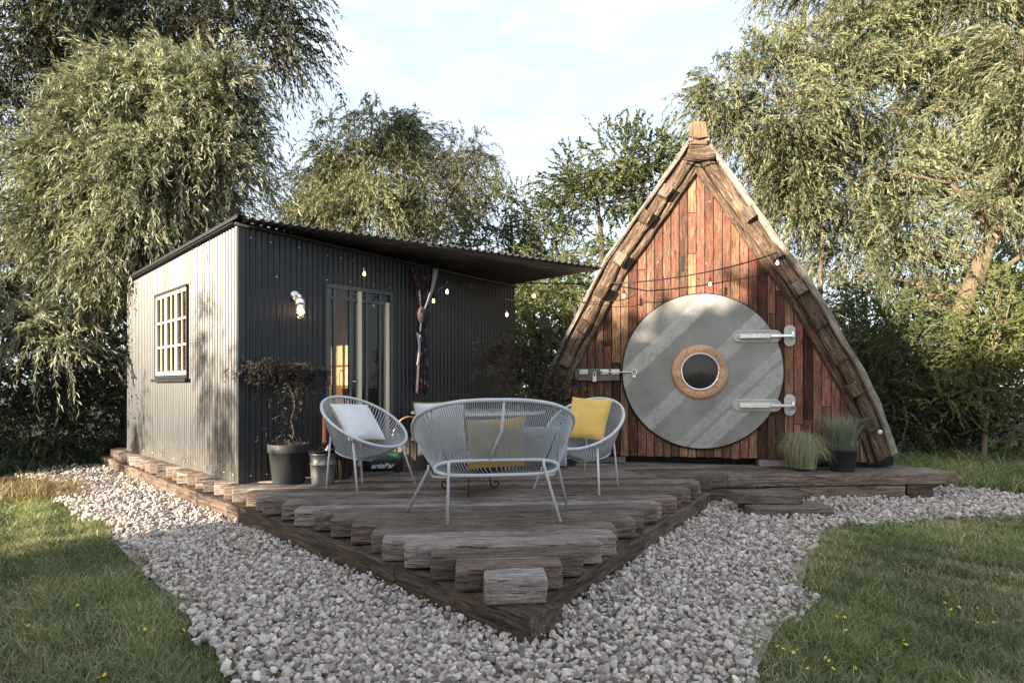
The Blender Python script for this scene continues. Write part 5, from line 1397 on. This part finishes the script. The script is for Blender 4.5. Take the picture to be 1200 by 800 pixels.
v_, q, t, tv, tq, ttr = sprays(An, Dn_, r.uniform(.04, .10, len(An)), 9, r.uniform(.6, 1.4, len(An)), .042, .010, 1.0, r, .4 + tcs)
link('foliage', np_mesh('foliage', v_, q, mat=M['leaf_maple'], attr=t), pm)

# bronze maple between the two cabins
bp = empty('bronze_shrub', (0.62, 6.95, 0), 0, 'dark bronze leaved maple spreading between the dark cabin and the red cabin', 'shrub')
pot(bp, .14, .17, .24, .05)
r = np.random.default_rng(6); mb = MB(); An, Dn_, tcs = [], [], []
for (px, py, Y, rx, n_) in ((575, 415, 6.6, 14, 40), (600, 425, 6.7, 20, 70), (620, 405, 6.9, 22, 70), (632, 398, 7.1, 16, 50), (632, 432, 6.9, 22, 110), (625, 450, 6.8, 28, 110), (655, 458, 6.8, 20, 80), (640, 470, 6.8, 26, 100), (660, 485, 6.8, 16, 50)):
    c = at(px, py, Y) - bp.location; m_ = rx * Y / F; a, d, t = blob_anchors(c, (m_, m_ * .8, m_), n_, r, 8, .35); An.append(a); Dn_.append(d); tcs.append(t)
    limb(mb, (0, 0, .2), c, .012, .003, px, sides=5)
mb.build('stems', M['bark'], bp)
An = np.concatenate(An); Dn_ = unit(np.concatenate(Dn_) * .5 + r.normal(0, .5, An.shape)); tcs = np.concatenate(tcs)
v_, q, t, tv, tq, ttr = sprays(An, Dn_, r.uniform(.05, .14, len(An)), 9, r.uniform(.0, .7, len(An)), .062, .019, 1.0, r, .42 + tcs)
link('foliage', np_mesh('foliage', v_, q, mat=M['leaf_maple_b'], attr=t), bp)

# sedges
def sedge(root, c, n_, H, R, mat, r, droop, w=.004, z0=0.0, rr=.05):
    K = 6; a = r.uniform(0, 2*pi, n_); lean = r.uniform(.1, 1, n_) ** .7; h = H * r.uniform(.65, 1.1, n_); V = []; 
    b0 = np.stack([c[0] + r.normal(0, rr, n_), c[1] + r.normal(0, rr, n_), np.full(n_, z0)], 1); o_ = np.stack([np.cos(a), np.sin(a), 0*a], 1)
    sd = np.stack([-np.sin(a), np.cos(a), 0*a], 1) * w
    for k in range(K):
        t = k / (K - 1); p = b0 + o_ * (R * lean * t ** 1.3)[:, None] + np.array([0, 0, 1]) * (h * (t * (1 + droop * lean) - droop * lean * 2.0 * t ** 2.6))[:, None]; p[:, 2] = np.maximum(p[:, 2], z0 * .05 + .01)
        wk = (1 - t ** 2 * .95); V.append(p - sd * wk / 2); V.append(p + sd * wk / 2)
    V = np.stack(V, 1).reshape(-1, 3); Q = []
    for k in range(K - 1): Q.append((np.arange(n_) * 2 * K)[:, None] + np.array([[2*k, 2*k+1, 2*k+3, 2*k+2]]))
    return link('blades', np_mesh('blades', V, np.concatenate(Q), mat=mat, attr=np.repeat(np.clip(r.normal(.5, .25, n_), 0, 1), 2 * K)), root)
r = np.random.default_rng(8)
s1 = empty('potted_sedge', (3.70, 6.50, 0), 0, 'spiky blue green grass in a charcoal pot before the right side of the red cabin', 'potted grass'); pot(s1, .115, .155, .275, .055)
sedge(s1, (0, 0), 620, .44, .40, M['leaf_sedge'], r, .18, .0045, .24)
s2 = empty('sedge_tuft', (3.27, 6.52, 0), 0, 'pale green drooping grass mound on the deck left of the potted grass', 'ornamental grass')
sedge(s2, (0, 0), 1300, .56, .34, M['leaf_sedge_y'], r, .85, .0045, .03)
sedge(s2, (0, 0), 500, .42, .31, M['leaf_sedge_y'], r, .8, .0045, .03)

# =====================================================================
# TREES AND SHRUBS
# =====================================================================
Wl = (.105, .017)
tree('willow_tree', 'sunlit silvery willow with drooping leaves rising behind the left cabin side', 'tree', GL(165, 9.6), [at(165, 380, 9.6), at(160, 300, 9.5), at(185, 230, 9.4), at(220, 160, 9.2)],
     [B(105, 195, 9.0, 48, 46), B(130, 150, 9.2, 55, 40), B(185, 135, 9.3, 55, 45), B(235, 110, 9.3, 45, 40), B(262, 140, 9.1, 30, 50), B(282, 185, 9.2, 14, 40), B(200, 200, 9.0, 65, 50), B(150, 240, 8.9, 70, 50), B(220, 250, 9.2, 36, 32), B(80, 255, 8.9, 32, 36), B(115, 295, 8.8, 46, 36, w=1500), B(150, 340, 9.3, 26, 40, .4, w=900), B(30, 375, 8.4, 36, 24, w=420), B(70, 400, 8.4, 20, 24, .5, w=130)],
     5200, 22, (.145, .024), M['leaf_willow'], Ls=(.35, .85), droop=(.3, 1.3), upb=.4, r0=.15, seed_=1, clumps=12, tight=.24)
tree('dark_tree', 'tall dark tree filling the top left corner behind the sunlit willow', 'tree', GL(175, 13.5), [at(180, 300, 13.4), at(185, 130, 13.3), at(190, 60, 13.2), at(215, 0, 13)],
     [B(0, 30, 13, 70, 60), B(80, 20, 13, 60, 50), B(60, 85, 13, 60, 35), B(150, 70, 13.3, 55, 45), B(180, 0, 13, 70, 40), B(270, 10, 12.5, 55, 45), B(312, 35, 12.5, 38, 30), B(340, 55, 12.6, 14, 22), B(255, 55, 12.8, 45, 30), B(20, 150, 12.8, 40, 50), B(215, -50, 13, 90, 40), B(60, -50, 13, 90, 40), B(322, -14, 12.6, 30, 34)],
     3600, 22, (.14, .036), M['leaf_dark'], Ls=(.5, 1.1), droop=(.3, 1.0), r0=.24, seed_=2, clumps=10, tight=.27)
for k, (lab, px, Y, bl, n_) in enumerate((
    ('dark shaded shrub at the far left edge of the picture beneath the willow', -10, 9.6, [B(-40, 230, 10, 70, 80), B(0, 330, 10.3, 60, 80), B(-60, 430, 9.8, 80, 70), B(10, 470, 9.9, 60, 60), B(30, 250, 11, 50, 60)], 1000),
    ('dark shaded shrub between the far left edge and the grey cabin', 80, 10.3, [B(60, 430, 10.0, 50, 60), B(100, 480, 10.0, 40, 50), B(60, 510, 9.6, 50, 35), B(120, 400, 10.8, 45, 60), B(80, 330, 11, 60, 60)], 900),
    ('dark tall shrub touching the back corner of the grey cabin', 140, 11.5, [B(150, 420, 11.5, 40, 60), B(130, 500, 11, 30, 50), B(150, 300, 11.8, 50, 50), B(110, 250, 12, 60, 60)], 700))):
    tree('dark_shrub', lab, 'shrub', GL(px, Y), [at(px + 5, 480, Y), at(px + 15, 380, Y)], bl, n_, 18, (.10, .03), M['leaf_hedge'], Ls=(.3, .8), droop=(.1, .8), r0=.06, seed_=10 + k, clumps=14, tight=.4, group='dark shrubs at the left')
tree('feathery_tree', 'feathery grey green tree behind the canopy of the dark cabin', 'tree', GL(415, 15.5), [at(412, 330, 15.3), at(415, 270, 15.2), at(425, 200, 15)],
     [B(396, 165, 15, 30, 28), B(435, 150, 15, 34, 26), B(472, 168, 15, 24, 24), B(376, 190, 15, 14, 20), B(362, 238, 15, 18, 12), B(405, 215, 15, 52, 40), B(460, 205, 15, 46, 40), B(500, 230, 15, 38, 34), B(430, 255, 14.8, 60, 26), B(380, 255, 14.6, 34, 12)],
     2500, 20, (.13, .030), M['leaf_willow_r'], Ls=(.5, 1.1), droop=(.4, 1.2), r0=.2, seed_=3, clumps=9, tight=.25)
tree('leaning_tree', 'slender tree whose crown leans right beside the feathery tree', 'tree', GL(500, 14.5), [at(505, 300, 14.5), at(520, 240, 14.4), at(555, 185, 14.2)],
     [B(545, 180, 14.2, 24, 18), B(560, 200, 14.2, 20, 16), B(530, 205, 14.3, 28, 22), B(525, 240, 14.3, 30, 22)], 480, 18, (.12, .022), M['leaf_dark'], Ls=(.4, .8), droop=(.3, 1.2), r0=.1, seed_=4, clumps=8, tight=.3)
tree('round_bush_tree', 'dark round topped tree above the middle of the canopy', 'tree', GL(600, 13), [at(600, 330, 13), at(600, 260, 13)],
     [B(565, 260, 13, 34, 22), B(600, 245, 13, 32, 22), B(635, 262, 13, 30, 22), B(590, 285, 13, 60, 20), B(650, 290, 12.8, 40, 24), B(640, 325, 12.8, 50, 30)], 900, 16, (.075, .04), M['leaf_mid'], Ls=(.3, .6), droop=(0, .4), r0=.1, seed_=5, clumps=12, tight=.33)
tree('broad_oak', 'rounded broad leaved tree left of the red cabin roof', 'tree', GL(706, 12), [at(706, 340, 12), at(704, 280, 12), at(700, 230, 12)],
     [B(672, 218, 12, 24, 22), B(690, 200, 12, 22, 16), B(735, 185, 12, 36, 24), B(765, 190, 12, 26, 26), B(700, 230, 12, 34, 18), B(745, 222, 12, 40, 24), B(665, 250, 12, 24, 16), B(770, 220, 12, 26, 26), B(725, 290, 12.2, 18, 14)],
     950, 16, (.08, .045), M['leaf_mid'], Ls=(.25, .55), droop=(-.1, .4), r0=.10, seed_=6, clumps=10, tight=.3)
tree('bamboo_hedge', 'yellow green leafy hedge in the gap between the canopy and the red cabin', 'hedge', GL(640, 10), [at(640, 420, 10), at(640, 340, 10)],
     [B(600, 380, 10.2, 30, 60), B(635, 350, 10.2, 30, 40), B(670, 340, 10.2, 34, 30), B(640, 420, 9.9, 36, 50), B(690, 330, 10.4, 30, 30), B(680, 400, 10.2, 24, 50)], 1100, 16, (.075, .024), M['leaf_bright'], Ls=(.25, .6), droop=(.2, .9), r0=.05, seed_=7, clumps=14, tight=.38, limbs=False)
tree('great_willow', 'huge olive green willow filling the right side behind the red cabin', 'tree', GL(1112, 10.9), [at(1115, 440, 10.9), at(1122, 375, 10.8), at(1150, 315, 10.6), at(1168, 262, 10.5), at(1190, 190, 10.6), at(1200, 100, 10.8)],
     [B(835, 135, 12, 26, 26), B(860, 105, 12.2, 34, 32), B(905, 85, 12.2, 40, 36), B(870, 160, 12, 50, 36), B(915, 140, 12, 50, 45), B(950, 60, 12.4, 44, 34), B(975, 110, 12, 56, 46), B(1010, 50, 12.4, 56, 40), B(1070, 15, 12.4, 60, 46), B(1140, 20, 12, 64, 50), B(1200, 20, 12, 60, 50), B(1040, 120, 12, 60, 50), B(1110, 110, 11.6, 60, 50), B(1185, 120, 11.6, 54, 60), B(900, 205, 12, 42, 34), B(950, 200, 12, 52, 44), B(1015, 205, 11.8, 60, 48), B(1085, 200, 11.6, 52, 44), B(1160, 195, 11.8, 60, 40), B(950, 265, 12, 36, 36), B(1000, 285, 11.8, 46, 34), B(1060, 275, 11.4, 50, 36), B(1065, 315, 11.3, 36, 22), B(1200, 265, 12.0, 30, 40), B(1188, 215, 10.0, 26, 30), B(1196, 140, 10.1, 34, 40), B(1200, 60, 10.2, 34, 40), B(1150, 245, 10.0, 18, 14), B(920, 240, 12.4, 30, 30), B(1240, 200, 11.8, 50, 120), B(1000, -40, 12.5, 100, 40), B(1150, -50, 12.5, 100, 40)],
     9900, 22, (.135, .026), M['leaf_willow_r'], Ls=(.4, .95), droop=(.3, 1.2), upb=.3, r0=.24, seed_=8, clumps=12, tight=.22, bark=M['pale_bark'], out=.75,
     extra_limbs=((at(1122, 378, 10.8), at(1075, 330, 10.8), .10, .05), (at(1075, 330, 10.8), at(1000, 322, 10.7), .035, .012), (at(1165, 270, 10.5), at(1115, 215, 10.4), .07, .035), (at(1115, 215, 10.4), at(1040, 200, 10.5), .03, .012), (at(1140, 335, 10.7), at(1215, 285, 10.4), .07, .03), (at(1168, 262, 10.5), at(1215, 205, 10.3), .09, .05), (at(960, 360, 11.5), at(964, 290, 11.5), .05, .03), (at(964, 290, 11.5), at(960, 215, 11.6), .035, .02)))
for k, (nm, lab, px, Y, bl, n_, mt, lf, lm) in enumerate((
    ('leafy_shrub', 'dense dark green shrub right beside the sloping edge of the red cabin', 1015, 10.2, [B(1010, 380, 10.4, 36, 34), B(1045, 400, 10.2, 46, 40), B(1000, 440, 10.2, 34, 50), B(1050, 465, 10, 46, 44), B(1090, 425, 10.2, 34, 40), B(1030, 350, 10.6, 40, 18)], 1500, 'leaf_mid', (.06, .03), True),
    ('leafy_shrub', 'loose light green shrub with bare forked stems at the right edge', 1152, 9.4, [B(1185, 350, 9.3, 24, 30), B(1165, 385, 9.3, 30, 30), B(1200, 400, 9.4, 40, 50), B(1140, 415, 9.3, 22, 24), B(1190, 455, 9.4, 34, 34), B(1150, 455, 9.2, 24, 18), B(1110, 465, 9.2, 24, 16), B(1195, 500, 9.2, 26, 24), B(1250, 420, 9.4, 40, 70)], 950, 'leaf_bright', (.065, .034), True),
    ('leafy_shrub', 'low dark undergrowth between the two right hand shrubs', 1100, 10.3, [B(1090, 490, 10.2, 40, 30), B(1130, 480, 10.6, 40, 40), B(1170, 500, 10.2, 40, 28), B(1060, 510, 9.8, 26, 16)], 600, 'leaf_hedge', (.07, .035), True))):
    tree(nm, lab, 'shrub', GL(px, Y), [at(px + 4, 470, Y), at(px + 12, 420, Y)], bl, n_, 17, lf, M[mt], Ls=(.2, .55), droop=(-.1, .6), r0=.045, seed_=30 + k, clumps=14, tight=.36, group='shrubs at the right', bark=M['twig'] if k == 1 else None)

# far wood that closes the view
r = np.random.default_rng(21); n_ = 3000
X = r.uniform(-24, 26, n_); Yc = 17.5 + 1.5 * np.sin(X * .5) + r.uniform(-.9, .9, n_); top_ = 3.4 + 1.0 * np.sin(X * .45 + 1) + .5 * np.sin(X * 1.7); Zc = GZ + r.random(n_) ** .8 * (top_ - GZ)
A = np.stack([X, Yc, Zc], 1); D0 = unit(r.normal(0, 1, (n_, 3)) + np.array([0, -.3, .3]))
v_, q, t, tv, tq, ttr = sprays(A, D0, r.uniform(.6, 1.4, n_), 12, r.uniform(0, .8, n_), .34, .16, .8, r, np.full(n_, .4) + .2 * np.sin(X * 2.3))
tag(link('far_wood', np_mesh('far_wood', v_, q, mat=M['leaf_dark'], attr=t)), 'distant mass of dark trees closing the view behind everything', kind='stuff')

# thicket behind and to the left of the camera, which throws the foreground into shade; the far left hedge is added to shade the shrubs
Tn = Vector((TRAVEL.x, TRAVEL.y, 0)).normalized(); Nn_ = Vector((-Tn.y, Tn.x, 0)) * -1     # Nn_ points right of the travel direction
def cast_pt(c, D, z): return -Tn * D + Nn_ * c + Vector((0, 0, z))
thicket = []
for (nm, c0, c1, D, zt, n_, lab) in (('thicket', -17.5, -10.7, 8.0, 4.4, 2600, 'unseen hedge added at the far left to shade the shrubs'), ('thicket', -5.4, -4.2, 8.0, 4.4, 1000, 'narrow hedge standing behind the camera to the left'), ('thicket', -4.2, -1.6, 8.3, 5.15, 3000, 'dense tall hedge standing behind the camera at its left shoulder'), ('thicket', -1.6, 1.4, 8.5, 5.5, 3200, 'dense tall hedge standing straight behind the camera'), ('thicket', 1.4, 6.5, 9.0, 6.2, 3000, 'very tall hedge standing behind the camera to the right')):
    r = np.random.default_rng(int(zt * 100)); c_ = r.uniform(c0, c1, n_); zt_ = zt + .35 * np.sin(c_ * 1.9) + .2 * np.sin(c_ * 5.3)
    z_ = GZ + r.random(n_) ** .8 * (zt_ - GZ); d_ = D + r.uniform(-.5, .5, n_) if D > 0 else r.uniform(-6, 6.5, n_)
    A = np.stack([-Tn.x * d_ + Nn_.x * c_, -Tn.y * d_ + Nn_.y * c_, z_], 1); base = cast_pt((c0 + c1) / 2, D, GZ)
    root = empty('hedge', base, 0, lab, 'hedge', 'hedges behind the camera')
    v_, q, t, tv, tq, ttr = sprays(A - np.array(base), unit(r.normal(size=A.shape) + np.array([0, 0, .2])), r.uniform(.3, .6, n_), 8, r.uniform(0, .5, n_), .20, .12, .8, r, np.full(n_, .4))
    link('foliage', np_mesh('foliage', v_, q, mat=M['leaf_mid'], attr=t), root)
    mb = MB()
    for k in range(6): limb(mb, Vector((Nn_.x, Nn_.y, 0)) * (k - 2.5) * (c1 - c0) / 6, Vector((Nn_.x, Nn_.y, 0)) * (k - 2.5) * (c1 - c0) / 6 + Vector((0, 0, zt * .8)), .05, .015, k)
    mb.build('stems', M['bark'], root)

# two thin saplings outside the view on the left whose shadows fall on the cabin's side wall
for (c, rad, n_, lab) in (((-10.2, 0.05, 3.15), (.42, .42, .85), 230, 'slim sapling outside the view left of the cabin, nearer the camera'), ((-12.2, 2.1, 2.1), (.26, .26, .50), 120, 'slim sapling outside the view left of the cabin, farther away')):
    r = np.random.default_rng(n_); base = Vector((c[0], c[1], GZ)); root = empty('sapling', base, 0, lab, 'sapling')
    A, Dn, ct = blob_anchors(c, rad, n_, r, 4, .33); v_, q, t, tv, tq, ttr = sprays(A - np.array(base), unit(Dn + r.normal(0, .4, Dn.shape)), r.uniform(.2, .45, n_), 12, r.uniform(.2, .8, n_), .09, .026, .6, r, np.full(n_, .4))
    link('crown', np_mesh('crown', v_, q, mat=M['leaf_mid'], attr=t), root)
    mb = MB(); limb(mb, (0, 0, 0), Vector(c) - base + Vector((0, 0, rad[2] * .6)), .03, .008, n_); mb.build('trunk', M['bark'], root)

print('total triangles', sum(sum(len(p.vertices) - 2 for p in me.polygons) if len(me.polygons) < 3000 else (len(me.loops) - 2 * len(me.polygons)) for me in {o.data for o in scene.objects if o.type == 'MESH'}))
